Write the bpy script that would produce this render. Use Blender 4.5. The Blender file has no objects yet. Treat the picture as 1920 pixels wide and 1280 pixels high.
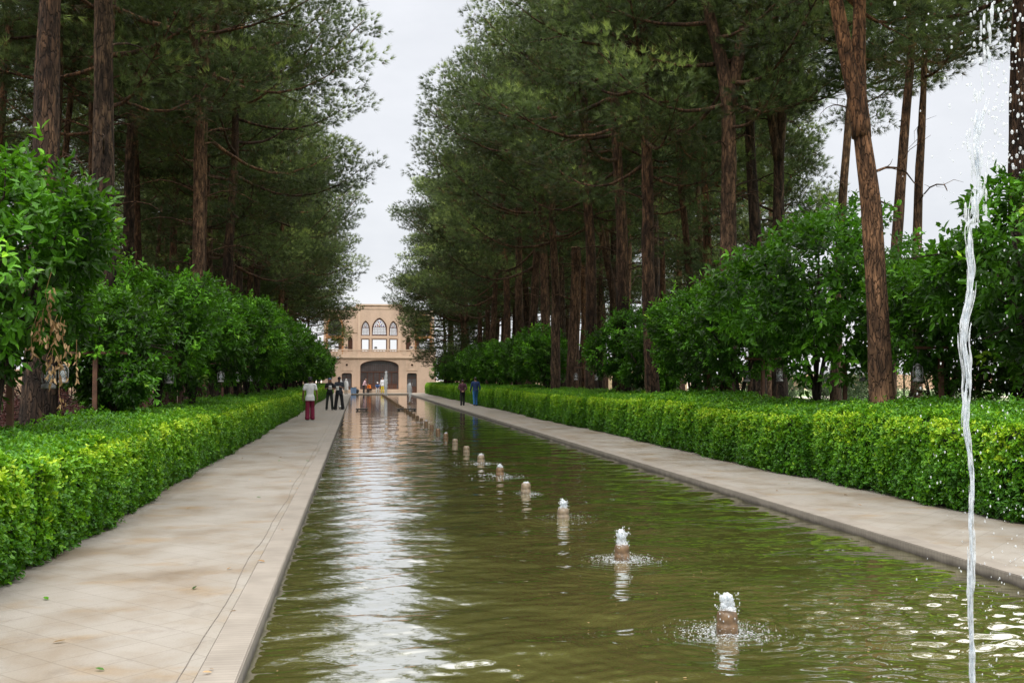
import bpy, bmesh, math, random
import numpy as np
from mathutils import Vector
from mathutils.geometry import tessellate_polygon
R = math.radians
PI = math.pi
random.seed(7)
scene = bpy.context.scene
col = scene.collection

# ------------------------------------------------------------------ helpers
class Geo:
    """collects vertices, quads, triangles and a per-vertex tint; builds ONE mesh"""
    def __init__(self):
        self.V = []; self.Q = []; self.T = []; self.C = []; self.n = 0
    def add(self, V, Q=None, T=None, tint=0.5):
        V = np.asarray(V, float).reshape(-1, 3)
        if Q is not None and len(Q): self.Q.append(np.asarray(Q, int).reshape(-1, 4) + self.n)
        if T is not None and len(T): self.T.append(np.asarray(T, int).reshape(-1, 3) + self.n)
        self.V.append(V)
        self.C.append(np.broadcast_to(np.asarray(tint, float), (len(V),)).copy())
        self.n += len(V)
        return self
    def box(self, x0, x1, y0, y1, z0, z1):
        V = [(x0,y0,z0),(x1,y0,z0),(x1,y1,z0),(x0,y1,z0),(x0,y0,z1),(x1,y0,z1),(x1,y1,z1),(x0,y1,z1)]
        Q = [(0,3,2,1),(4,5,6,7),(0,1,5,4),(1,2,6,5),(2,3,7,6),(3,0,4,7)]
        return self.add(V, Q)
    def tube(self, P, r, n=8, caps=True, rough=0.0, seed=0, tint=0.5):
        V, Q, T = tube(P, r, n, caps, rough, seed)
        return self.add(V, Q, T, tint)
    def lathe(self, prof, n=16, c=(0,0,0)):
        m = len(prof)
        a = np.linspace(0, 2*PI, n, endpoint=False)
        V = np.array([[c[0]+r*np.cos(t), c[1]+r*np.sin(t), c[2]+z] for r, z in prof for t in a])
        Q = [(i*n+j, i*n+(j+1) % n, (i+1)*n+(j+1) % n, (i+1)*n+j) for i in range(m-1) for j in range(n)]
        return self.add(V, Q)
    def ball(self, c, r, nu=8, nv=6, tint=0.5):
        r = np.broadcast_to(np.asarray(r, float), (3,))
        th = np.linspace(0, PI, nv+1)
        a = np.linspace(0, 2*PI, nu, endpoint=False)
        V = [(c[0]+r[0]*math.sin(t)*math.cos(p), c[1]+r[1]*math.sin(t)*math.sin(p), c[2]+r[2]*math.cos(t)) for t in th for p in a]
        Q = [(i*nu+j, (i+1)*nu+j, (i+1)*nu+(j+1) % nu, i*nu+(j+1) % nu) for i in range(nv) for j in range(nu)]
        return self.add(V, Q, None, tint)
    def mesh(self, name, mats, smooth=False):
        V = np.concatenate(self.V)
        Q = np.concatenate(self.Q) if self.Q else np.zeros((0, 4), int)
        T = np.concatenate(self.T) if self.T else np.zeros((0, 3), int)
        me = bpy.data.meshes.new(name)
        me.vertices.add(len(V)); me.vertices.foreach_set('co', V.ravel())
        nl = Q.size + T.size
        me.loops.add(nl)
        me.loops.foreach_set('vertex_index', np.concatenate([Q.ravel(), T.ravel()]).astype(np.int32))
        npoly = len(Q) + len(T)
        me.polygons.add(npoly)
        st = np.concatenate([np.arange(len(Q))*4, Q.size + np.arange(len(T))*3]).astype(np.int32)
        me.polygons.foreach_set('loop_start', st)
        me.polygons.foreach_set('use_smooth', np.full(npoly, smooth))
        at = me.attributes.new('tint', 'FLOAT', 'POINT')
        at.data.foreach_set('value', np.concatenate(self.C).astype(np.float32))
        me.update(calc_edges=True)
        for m in (mats if isinstance(mats, (list, tuple)) else [mats]): me.materials.append(m)
        return me
    def obj(self, name, mat, parent=None, smooth=False):
        return link(name, self.mesh(name, mat, smooth), parent)

def link(name, me, parent=None):
    o = bpy.data.objects.new(name, me); col.objects.link(o)
    if parent is not None: o.parent = parent
    return o

def tube(P, r, n=8, caps=True, rough=0.0, seed=0):
    P = np.asarray(P, float); m = len(P)
    r = np.broadcast_to(np.asarray(r, float), (m,))
    Tn = np.gradient(P, axis=0); Tn /= np.linalg.norm(Tn, axis=1)[:, None] + 1e-9
    ref = np.array([1., 0, 0]) if abs(Tn[0][0]) < .8 else np.array([0, 1., 0])
    U = np.cross(Tn, ref); U /= np.linalg.norm(U, axis=1)[:, None] + 1e-9
    W = np.cross(Tn, U)
    a = np.linspace(0, 2*PI, n, endpoint=False)
    rr = np.repeat(r[:, None], n, 1)
    if rough:
        rg = np.random.RandomState(seed)
        k = rg.randn(m, n)
        k = (k + np.roll(k, 1, 1) + np.roll(k, 1, 0))/1.7
        rr = rr*(1+rough*k)
    V = P[:, None, :] + rr[..., None]*(np.cos(a)[None, :, None]*U[:, None, :] + np.sin(a)[None, :, None]*W[:, None, :])
    V = V.reshape(-1, 3)
    i = np.arange(m-1)[:, None]; j = np.arange(n)[None, :]; j2 = (j+1) % n
    Q = np.stack([i*n+j, i*n+j2, (i+1)*n+j2, (i+1)*n+j], -1).reshape(-1, 4)
    T = []
    if caps:
        V = np.vstack([V, P[0], P[-1]])
        for q in range(n):
            T.append((m*n, (q+1) % n, q)); T.append((m*n+1, (m-1)*n+q, (m-1)*n+(q+1) % n))
    return V, Q, T

def tag(o, label=None, cat=None, group=None, kind=None):
    if label: o['label'] = label
    if cat: o['category'] = cat
    if group: o['group'] = group
    if kind: o['kind'] = kind
    return o
def thing(name, label, cat, loc=(0,0,0), rz=0.0, group=None, scale=1.0):
    o = bpy.data.objects.new(name, None); o.empty_display_size = .2
    col.objects.link(o); o.location = loc; o.rotation_euler = (0,0,rz)
    o.scale = (scale,)*3
    return tag(o, label, cat, group)
def dup(root, loc, rz=0.0, label=None, group=None, scale=None):
    def cp(o, par):
        c = o.copy(); col.objects.link(c)
        if par is not None: c.parent = par
        for ch in o.children: cp(ch, c)
        return c
    r = cp(root, None)
    r.location = loc; r.rotation_euler = (0,0,rz)
    if scale is not None: r.scale = (scale,)*3 if isinstance(scale, (int, float)) else scale
    if label: r['label'] = label
    if group: r['group'] = group
    return r
ORD = ['nearest','second nearest','third nearest','fourth nearest','fifth nearest','sixth nearest','seventh nearest','eighth nearest','ninth nearest','tenth nearest']

# ------------------------------------------------------------------ materials
def nmat(name):
    m = bpy.data.materials.new(name); m.use_nodes = True
    nt = m.node_tree; b = nt.nodes['Principled BSDF']
    return m, nt, b
def N(nt, t, **kw):
    n = nt.nodes.new('ShaderNode'+t)
    for k, v in kw.items():
        if k.startswith('i_'):
            key = k[2:]
            n.inputs[int(key) if key.isdigit() else key.replace('_', ' ')].default_value = v
        else: setattr(n, k, v)
    return n
def ramp(nt, fac, stops):
    n = nt.nodes.new('ShaderNodeValToRGB')
    e = n.color_ramp.elements
    while len(e) < len(stops): e.new(.5)
    for q, (p, c) in zip(e, stops):
        q.position = p; q.color = (*c, 1) if len(c) == 3 else c
    nt.links.new(fac, n.inputs[0]); return n.outputs[0]
def mixc(nt, fac, a, b, mode='MIX'):
    n = nt.nodes.new('ShaderNodeMix'); n.data_type = 'RGBA'; n.blend_type = mode
    for s, v in ((n.inputs[0], fac), (n.inputs[6], a), (n.inputs[7], b)):
        if hasattr(v, 'is_output') or isinstance(v, bpy.types.NodeSocket): nt.links.new(v, s)
        else: s.default_value = v if not isinstance(v, tuple) else ((*v, 1) if len(v) == 3 else v)
    return n.outputs[2]
def coords(nt, scale=(1,1,1), kind='Object', offset=False):
    tc = N(nt, 'TexCoord'); mp = N(nt, 'Mapping'); mp.inputs['Scale'].default_value = scale
    src = tc.outputs[kind]
    if offset:
        oi = N(nt, 'ObjectInfo'); ad = N(nt, 'VectorMath', operation='ADD'); mu = N(nt, 'Math', operation='MULTIPLY'); mu.inputs[1].default_value = 57.
        nt.links.new(oi.outputs['Random'], mu.inputs[0]); nt.links.new(src, ad.inputs[0]); nt.links.new(mu.outputs[0], ad.inputs[1]); src = ad.outputs[0]
    nt.links.new(src, mp.inputs[0]); return mp.outputs[0]
def noise(nt, vec, scale, detail=5, rough=.6):
    n = N(nt, 'TexNoise'); n.inputs['Scale'].default_value = scale; n.inputs['Detail'].default_value = detail; n.inputs['Roughness'].default_value = rough
    if vec is not None: nt.links.new(vec, n.inputs['Vector'])
    return n.outputs[0]
def bump(nt, b, h, strength=.5, dist=.02, normal=None):
    n = N(nt, 'Bump'); n.inputs['Strength'].default_value = strength; n.inputs['Distance'].default_value = dist
    nt.links.new(h, n.inputs['Height'])
    if normal is not None: nt.links.new(normal, n.inputs['Normal'])
    if b is not None: nt.links.new(n.outputs[0], b.inputs['Normal'])
    return n.outputs[0]
def plain(name, c, rough=.6, metal=0., var=.25, scale=12., bs=.15):
    m, nt, b = nmat(name)
    f = noise(nt, coords(nt), scale)
    lo = tuple(x*(1-var) for x in c); hi = tuple(min(1, x*(1+var)) for x in c)
    nt.links.new(ramp(nt, f, [(.3, lo), (.7, hi)]), b.inputs['Base Color'])
    b.inputs['Roughness'].default_value = rough; b.inputs['Metallic'].default_value = metal
    bump(nt, b, f, bs, .01)
    return m
def foliage(name, stops, trans=.3, rough=.45, spec=.5, objvar=.35, tcol=(.12,.25,.02), patch=None):
    m, nt, b = nmat(name)
    at = N(nt, 'Attribute', attribute_name='tint')
    c = ramp(nt, at.outputs['Fac'], stops)
    oi = N(nt, 'ObjectInfo')
    mr = N(nt, 'MapRange'); mr.inputs[3].default_value = 1-objvar; mr.inputs[4].default_value = 1+objvar
    nt.links.new(oi.outputs['Random'], mr.inputs[0])
    if patch:
        pn = noise(nt, coords(nt, offset=True), patch, 3, .55)
        c = mixc(nt, 1.0, c, ramp(nt, pn, [(.38, (.24,.235,.26)), (.50, (.80,.80,.80)), (.62, (1.85,1.68,1.40))]), 'MULTIPLY')  # bright and shaded crown clumps imitated in the leaf colour
    vm = N(nt, 'VectorMath', operation='SCALE'); nt.links.new(c, vm.inputs[0]); nt.links.new(mr.outputs[0], vm.inputs['Scale'])
    nt.links.new(vm.outputs[0], b.inputs['Base Color'])
    b.inputs['Roughness'].default_value = rough; b.inputs['Specular IOR Level'].default_value = spec
    tr = N(nt, 'BsdfTranslucent'); ms = N(nt, 'MixShader'); ms.inputs[0].default_value = trans
    tm = mixc(nt, .6, vm.outputs[0], tcol)
    nt.links.new(tm, tr.inputs[0])
    nt.links.new(b.outputs[0], ms.inputs[1]); nt.links.new(tr.outputs[0], ms.inputs[2])
    nt.links.new(ms.outputs[0], nt.nodes['Material Output'].inputs[0])
    return m
def bark(name, dark, mid, light, sc=1.0):
    m, nt, b = nmat(name)
    v = coords(nt, (9*sc, 9*sc, 2.2*sc), offset=True)
    vo = N(nt, 'TexVoronoi', feature='DISTANCE_TO_EDGE'); vo.inputs['Scale'].default_value = 1.6
    n1 = noise(nt, v, 1.3, 6)
    wv = N(nt, 'VectorMath', operation='ADD'); sc3 = N(nt, 'VectorMath', operation='SCALE'); sc3.inputs['Scale'].default_value = 1.2
    nn = N(nt, 'TexNoise'); nn.inputs['Scale'].default_value = 1.5; nt.links.new(v, nn.inputs['Vector'])
    nt.links.new(nn.outputs['Color'], sc3.inputs[0]); nt.links.new(v, wv.inputs[0]); nt.links.new(sc3.outputs[0], wv.inputs[1])
    nt.links.new(wv.outputs[0], vo.inputs['Vector'])
    plate = ramp(nt, vo.outputs['Distance'], [(0, (.25,.25,.25)), (.10, (1,1,1))])
    c1 = ramp(nt, n1, [(.34, dark), (.5, mid), (.68, light)])
    big = noise(nt, coords(nt, (1,1,.35), offset=True), 1.6, 3)
    sh = ramp(nt, big, [(.36, (.50,.46,.44)), (.62, (1.15,1.1,1.05))])
    c2 = mixc(nt, 1.0, c1, sh, 'MULTIPLY')
    oi = N(nt, 'ObjectInfo')
    c2 = mixc(nt, 1.0, c2, ramp(nt, oi.outputs['Random'], [(0, (.62,.60,.60)), (.35, (1.05,.98,.92)), (.7, (.85,.90,.92)), (1, (1.25,1.05,.88))]), 'MULTIPLY')
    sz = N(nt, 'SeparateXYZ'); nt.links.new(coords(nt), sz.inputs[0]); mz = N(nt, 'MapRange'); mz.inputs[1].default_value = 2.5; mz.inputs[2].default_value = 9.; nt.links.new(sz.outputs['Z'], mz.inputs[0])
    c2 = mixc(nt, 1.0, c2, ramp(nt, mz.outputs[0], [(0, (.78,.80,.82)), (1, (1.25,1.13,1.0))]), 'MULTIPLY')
    c3 = mixc(nt, plate, tuple(x*.35 for x in dark), c2)
    nt.links.new(c3, b.inputs['Base Color']); b.inputs['Roughness'].default_value = .9; b.inputs['Specular IOR Level'].default_value = .2
    hh = N(nt, 'Math', operation='ADD'); nt.links.new(plate, hh.inputs[0]); nt.links.new(n1, hh.inputs[1])
    bump(nt, b, hh.outputs[0], .9, .035)
    return m

M = {}
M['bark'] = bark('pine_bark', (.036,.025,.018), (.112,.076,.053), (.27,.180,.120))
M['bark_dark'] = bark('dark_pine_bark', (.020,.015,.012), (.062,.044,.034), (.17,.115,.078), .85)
M['citrus_bark'] = bark('citrus_bark', (.02,.016,.012), (.06,.048,.036), (.12,.10,.08), 2.2)
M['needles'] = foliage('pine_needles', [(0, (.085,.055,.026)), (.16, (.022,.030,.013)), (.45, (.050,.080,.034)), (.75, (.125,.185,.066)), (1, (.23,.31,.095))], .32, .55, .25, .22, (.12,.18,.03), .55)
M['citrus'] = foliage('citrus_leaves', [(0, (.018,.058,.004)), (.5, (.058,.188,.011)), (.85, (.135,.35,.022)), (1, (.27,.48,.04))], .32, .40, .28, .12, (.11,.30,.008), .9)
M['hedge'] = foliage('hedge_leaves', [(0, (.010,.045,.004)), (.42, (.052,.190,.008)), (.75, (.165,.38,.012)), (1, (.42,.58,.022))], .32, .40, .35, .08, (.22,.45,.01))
M['shrub_red'] = foliage('barberry_leaves', [(0, (.05,.018,.016)), (.6, (.10,.032,.03)), (1, (.16,.06,.05))], .2, .5, .4, .2, (.2,.05,.03))
M['shrub'] = foliage('shrub_leaves', [(0, (.03,.06,.025)), (.6, (.07,.12,.05)), (1, (.16,.22,.09))], .3, .5, .4, .2, (.12,.18,.05))
M['dry'] = foliage('dry_leaves', [(0, (.22,.13,.06)), (1, (.42,.29,.15))], .25, .6, .3, .1, (.5,.3,.1))
M['hedge_core'] = plain('dark_hedge_core', (.012,.022,.006), .9)  # dark fill for the solid core added inside each hedge
M['wood'] = plain('post_wood', (.085,.036,.018), .65, 0, .4, 9)
M['cutwood'] = plain('sawn_wood', (.42,.28,.16), .8)
M['steel'] = plain('lantern_metal', (.17,.17,.165), .5, .4)
M['black'] = plain('black_plastic', (.012,.012,.013), .5)
M['slab'] = plain('dark_slab', (.035,.032,.028), .6)
M['binblue'] = plain('blue_plastic', (.22,.36,.62), .5)
M['white'] = plain('white_enamel', (.75,.75,.74), .4, 0, .05)

def mat_glass(name, tintc=(.8,.9,.95), fac=.35):
    m, nt, b = nmat(name)
    b.inputs['Base Color'].default_value = (*tintc, 1); b.inputs['Roughness'].default_value = .08
    tr = N(nt, 'BsdfTransparent'); ms = N(nt, 'MixShader'); ms.inputs[0].default_value = fac
    nt.links.new(tr.outputs[0], ms.inputs[1]); nt.links.new(b.outputs[0], ms.inputs[2])
    nt.links.new(ms.outputs[0], nt.nodes['Material Output'].inputs[0]); return m
M['glass'] = mat_glass('clear_glass', (.6,.65,.68), .3)
def mat_froth(name, fac):
    m, nt, b = nmat(name)
    b.inputs['Base Color'].default_value = (.86,.89,.92,1); b.inputs['Roughness'].default_value = .25
    n = noise(nt, coords(nt, (60,60,25)), 1.0, 4)
    bump(nt, b, n, .6, .01)
    g = N(nt, 'BsdfTransparent'); g.inputs[0].default_value = (.93,.95,.97,1)
    tl = N(nt, 'BsdfTranslucent'); tl.inputs[0].default_value = (.85,.88,.92,1); m2 = N(nt, 'MixShader'); m2.inputs[0].default_value = .4
    nt.links.new(b.outputs[0], m2.inputs[1]); nt.links.new(tl.outputs[0], m2.inputs[2])
    f = ramp(nt, n, [(.35, (max(0, fac-.3),)*3), (.65, (min(1, fac+.3),)*3)])
    ms = N(nt, 'MixShader'); nt.links.new(f, ms.inputs[0])
    nt.links.new(g.outputs[0], ms.inputs[1]); nt.links.new(m2.outputs[0], ms.inputs[2])
    nt.links.new(ms.outputs[0], nt.nodes['Material Output'].inputs[0]); return m
M['froth'] = mat_froth('frothy_water', .47)
M['drop'] = mat_froth('water_drops', .45)

def mat_path():
    m, nt, b = nmat('path_stone')
    v = coords(nt)
    st = noise(nt, coords(nt, (.9, .75, 1)), 1.0, 7, .62)
    c = ramp(nt, st, [(.30, (.155,.116,.078)), (.42, (.198,.166,.130)), (.52, (.228,.206,.176)), (.66, (.250,.230,.203))])
    oc = noise(nt, coords(nt, (.55, 1.1, 1)), 1.9, 4, .55)
    c = mixc(nt, ramp(nt, oc, [(.56, (0,0,0)), (.72, (.75,.75,.75))]), c, (.205,.140,.072))
    dk = noise(nt, coords(nt, (1.2, .9, 1)), 2.6, 6, .7)
    c = mixc(nt, ramp(nt, dk, [(.54, (0,0,0)), (.75, (.55,.55,.55))]), c, (.120,.094,.072))
    # square tile joints laid on the diagonal
    mp = N(nt, 'Mapping'); mp.inputs['Rotation'].default_value = (0, 0, R(45)); nt.links.new(v, mp.inputs[0])
    br = N(nt, 'TexBrick'); br.offset = 0.0; br.inputs['Scale'].default_value = 1.0; br.inputs['Mortar Size'].default_value = .006
    br.inputs['Brick Width'].default_value = .32; br.inputs['Row Height'].default_value = .32; br.inputs['Mortar Smooth'].default_value = .4
    br.inputs['Color1'].default_value = (1,1,1,1); br.inputs['Color2'].default_value = (.93,.93,.93,1); br.inputs['Mortar'].default_value = (.72,.69,.66,1)
    nt.links.new(mp.outputs[0], br.inputs['Vector'])
    c = mixc(nt, .8, c, br.outputs['Color'], 'MULTIPLY')
    fine = noise(nt, v, 70, 3)
    c = mixc(nt, .5, c, ramp(nt, fine, [(.3, (.8,.8,.8)), (.7, (1.1,1.1,1.1))]), 'MULTIPLY')
    nt.links.new(c, b.inputs['Base Color'])
    rr = N(nt, 'MapRange'); rr.inputs[1].default_value = .35; rr.inputs[2].default_value = .65; rr.inputs[3].default_value = .55; rr.inputs[4].default_value = .85
    nt.links.new(st, rr.inputs[0]); nt.links.new(rr.outputs[0], b.inputs['Roughness'])
    h = N(nt, 'Math', operation='ADD'); nt.links.new(br.outputs['Color'], h.inputs[0]); nt.links.new(fine, h.inputs[1])
    bump(nt, b, h.outputs[0], .35, .006)
    return m
M['path'] = mat_path()
def mat_coping():
    m, nt, b = nmat('coping_brick')
    v = coords(nt)
    br = N(nt, 'TexBrick'); br.offset = 0; br.inputs['Scale'].default_value = 1; br.inputs['Mortar Size'].default_value = .006
    br.inputs['Brick Width'].default_value = .5; br.inputs['Row Height'].default_value = .055; br.inputs['Mortar Smooth'].default_value = .3
    br.inputs['Color1'].default_value = (.225,.203,.178,1); br.inputs['Color2'].default_value = (.210,.188,.164,1); br.inputs['Mortar'].default_value = (.180,.160,.140,1)
    nt.links.new(v, br.inputs['Vector'])
    n = noise(nt, v, 2.2, 6)
    c = mixc(nt, .8, br.outputs['Color'], ramp(nt, n, [(.3, (.75,.72,.68)), (.7, (1.12,1.1,1.06))]), 'MULTIPLY')
    # damp, algae-stained inner face
    sp = N(nt, 'SeparateXYZ'); nt.links.new(v, sp.inputs[0])
    wet = N(nt, 'MapRange'); wet.inputs[1].default_value = .0; wet.inputs[2].default_value = -.055
    n2 = noise(nt, v, 7, 4); jj = N(nt, 'Math', operation='MULTIPLY_ADD'); jj.inputs[1].default_value = .06
    nt.links.new(n2, jj.inputs[0]); nt.links.new(sp.outputs['Z'], jj.inputs[2]); nt.links.new(jj.outputs[0], wet.inputs[0])
    c = mixc(nt, wet.outputs[0], c, (.030,.023,.016))
    nt.links.new(c, b.inputs['Base Color']); b.inputs['Roughness'].default_value = .75
    bump(nt, b, br.outputs['Color'], .3, .006)
    return m
M['coping'] = mat_coping()
def mat_ground():
    m, nt, b = nmat('garden_soil')
    v = coords(nt)
    n = noise(nt, v, .5, 8, .65)
    soil = ramp(nt, noise(nt, v, 3., 6), [(.3, (.055,.036,.022)), (.7, (.14,.095,.06))])
    grass = ramp(nt, noise(nt, v, 8., 5), [(.3, (.06,.11,.03)), (.7, (.16,.24,.07))])
    sp = N(nt, 'SeparateXYZ'); nt.links.new(v, sp.inputs[0])
    mr = N(nt, 'MapRange'); mr.inputs[1].default_value = 14; mr.inputs[2].default_value = 24; nt.links.new(sp.outputs['X'], mr.inputs[0])
    ad = N(nt, 'Math', operation='MULTIPLY_ADD'); ad.inputs[1].default_value = 1.5; ad.inputs[2].default_value = -.6
    nt.links.new(n, ad.inputs[0])
    a2 = N(nt, 'Math', operation='ADD', use_clamp=True); nt.links.new(ad.outputs[0], a2.inputs[0]); nt.links.new(mr.outputs[0], a2.inputs[1])
    c = mixc(nt, a2.outputs[0], soil, grass)
    far = N(nt, 'VectorMath', operation='LENGTH'); nt.links.new(v, far.inputs[0])
    fr = N(nt, 'MapRange'); fr.inputs[1].default_value = 150; fr.inputs[2].default_value = 190; nt.links.new(far.outputs['Value'], fr.inputs[0])
    c = mixc(nt, fr.outputs[0], c, (.42,.33,.25))
    nt.links.new(c, b.inputs['Base Color']); b.inputs['Roughness'].default_value = .95
    bump(nt, b, noise(nt, v, 12, 6), .8, .05)
    return m
M['ground'] = mat_ground()
def mat_water():
    m, nt, b = nmat('pool_water')
    b.inputs['Roughness'].default_value = .5; b.inputs['Specular IOR Level'].default_value = 0
    cn = noise(nt, coords(nt, (.5,.25,1)), 1.0, 4)
    nt.links.new(ramp(nt, cn, [(.3, (.084,.080,.022)), (.7, (.122,.112,.032))]), b.inputs['Base Color'])
    n1 = noise(nt, coords(nt, (2.0, 5.5, 1)), 1.0, 3, .55)
    n2 = noise(nt, coords(nt, (.6, 1.6, 1)), 1.0, 2, .5)
    n3 = noise(nt, coords(nt, (8, 17, 1)), 1.0, 2, .5)
    s1 = bump(nt, None, n2, .5, .013)
    s2 = bump(nt, None, n1, .5, .0065, s1)
    s3 = bump(nt, None, n3, .4, .0015, s2)
    gl = N(nt, 'BsdfGlossy'); gl.inputs['Roughness'].default_value = .02; nt.links.new(s3, gl.inputs['Normal'])
    gl.inputs['Color'].default_value = (.97,.98,1,1)
    lw = N(nt, 'LayerWeight'); lw.inputs['Blend'].default_value = .5; nt.links.new(s3, lw.inputs['Normal'])
    pw = N(nt, 'Math', operation='POWER'); pw.inputs[1].default_value = 1.25; nt.links.new(lw.outputs['Facing'], pw.inputs[0])
    ms = N(nt, 'MixShader'); nt.links.new(pw.outputs[0], ms.inputs[0]); nt.links.new(b.outputs[0], ms.inputs[1]); nt.links.new(gl.outputs[0], ms.inputs[2])
    nt.links.new(ms.outputs[0], nt.nodes['Material Output'].inputs[0])
    return m
M['water'] = mat_water()
def mat_plaster(name, c, var=.12):
    m, nt, b = nmat(name)
    v = coords(nt)
    n = noise(nt, coords(nt, (1,1,.5)), .9, 8, .65); f = noise(nt, v, 14, 5)
    cc = ramp(nt, n, [(.28, tuple(x*(1-1.6*var) for x in c)), (.5, c), (.72, tuple(x*(1+var) for x in c))])
    cc = mixc(nt, .6, cc, ramp(nt, f, [(.3, (.86,.85,.84)), (.7, (1.06,1.06,1.05))]), 'MULTIPLY')
    nt.links.new(cc, b.inputs['Base Color']); b.inputs['Roughness'].default_value = .9; b.inputs['Specular IOR Level'].default_value = .2
    bump(nt, b, f, .4, .02); return m
M['plaster'] = mat_plaster('mud_plaster', (.53,.395,.305))
M['plaster_pale'] = mat_plaster('pale_plaster', (.58,.44,.335))
M['brick'] = mat_plaster('orange_brick', (.44,.22,.10))
M['brown'] = plain('brown_joinery', (.085,.036,.022), .55)
M['darkpane'] = plain('dark_panes', (.085,.083,.088), .3, 0, .3, 1.5)
M['adobe'] = mat_plaster('adobe_wall', (.46,.33,.23))
M['gravel'] = plain('pale_gravel', (.50,.45,.38), .95, 0, .2, 20)

# ------------------------------------------------------------------ setting
WZ = -0.09                       # water level
XL, XR = -0.66, 5.62             # pool walls
YE = 118.0                       # far end of the pool
g = Geo()
for (x0, x1, y0, y1) in ((-420, -2.95, -30, 700), (7.62, 420, -30, 700), (-2.95, 7.62, 124.0, 700), (-2.95, 7.62, -30, -8.0)):
    g.add([(x0,y0,-.02),(x1,y0,-.02),(x1,y1,-.02),(x0,y1,-.02)], [(0,1,2,3)])
tag(g.obj('ground', M['ground']), kind='structure')
def sheet(name, x0, x1, y0, y1, z, mat, th=.18):
    g = Geo().box(x0, x1, y0, y1, z-th, z); return tag(g.obj(name, mat), kind='structure')
sheet('left_path', -3.15, -.905, -8, YE+.8, 0, M['path'])
sheet('right_path', 5.865, 7.95, -8, YE+.8, 0, M['path'])
sheet('forecourt', -9, 14, YE+.8, 125.2, .003, M['path'])
def coping(name, x0, x1, y0, y1):
    bm = bmesh.new()
    bmesh.ops.create_cube(bm, size=1)
    for v in bm.verts:
        v.co.x = x0 if v.co.x < 0 else x1; v.co.y = y0 if v.co.y < 0 else y1; v.co.z = -.5 if v.co.z < 0 else .012
    bmesh.ops.bevel(bm, geom=[e for e in bm.edges if all(v.co.z > 0 for v in e.verts)], offset=.008, segments=2, affect='EDGES')
    me = bpy.data.meshes.new(name); bm.to_mesh(me); bm.free(); me.materials.append(M['coping'])
    return tag(link(name, me), kind='structure')
coping('pool_coping_left', -.90, XL, -8, YE+.24)
coping('pool_coping_right', XR, 5.86, -8, YE+.24)
coping('pool_coping_far', XL, XR, YE, YE+.24)
coping('pool_coping_near', XL, XR, -8.24, -8)
sheet('garden_path', 18, 130, 86, 96, .004, M['gravel'], .03)
sheet('side_garden_path', 22, 26, 20, 86, .002, M['gravel'], .03)

# fountain row, used by the rippled water too
FX = 2.60
FY = [4.28+3.04*k for k in range(37)]
def wave_height(X, Y, dy):
    rg = np.random.RandomState(3)
    Z = np.zeros_like(X)
    for i in range(46):
        L = .13*(1.10**i) * .9
        if L > 2.2: L = rg.uniform(.2, .9)
        th = rg.normal(0, .55)
        k = 2*PI/L
        att = np.clip(L/(2.6*dy) - .6, 0, 1)
        Z += att*.0016*L**.9*np.sin(k*(math.sin(th)*X + math.cos(th)*Y)+rg.uniform(0, 9))
    for i, fy in enumerate(FY[:14]):
        r = np.hypot(X-FX, Y-fy)
        amp = .0038 if i else .0075
        lam = .13 if i else .17
        att = np.clip(lam/(2.6*dy) - .6, 0, 1)
        Z += att*amp*np.exp(-r/(.75 if i else 1.3))*np.sin(2*PI*r/lam + i)*np.clip(r/.1, 0, 1)
    env = np.exp(-((X-4.4)/1.25)**2-((Y-7.3)/1.5)**2)
    for i in range(26):
        lam = rg.uniform(.10, .26); th = rg.normal(0, .42); k = 2*PI/lam
        att = np.clip(lam/(2.6*dy) - .5, 0, 1)
        Z += att*env*.0095*lam*np.sin(k*(math.sin(th)*X+math.cos(th)*Y)+rg.uniform(0, 6)+1.5*np.sin(2.2*X+i)+1.2*np.sin(1.7*Y+2*i))
    return Z
ys = [-8., -4, 0, 2, 3.2]
while ys[-1] < YE:
    ys.append(ys[-1] + max(.014, ys[-1]**2/(2000*1.85)*.75))
ys[-1] = YE; ys = np.array(ys)
xs = np.linspace(XL, XR, 330)
Xg, Yg = np.meshgrid(xs, ys)
DY = np.gradient(ys)[:, None]*np.ones_like(Xg)
Zg = wave_height(Xg, Yg, np.maximum(DY, .019))+WZ
ny, nx = Xg.shape
i = np.arange(ny-1)[:, None]; j = np.arange(nx-1)[None, :]
Qw = np.stack([i*nx+j, i*nx+j+1, (i+1)*nx+j+1, (i+1)*nx+j], -1).reshape(-1, 4)
g = Geo().add(np.stack([Xg, Yg, Zg], -1).reshape(-1, 3), Qw)
tag(g.obj('water', M['water'], smooth=True), kind='structure')

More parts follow.
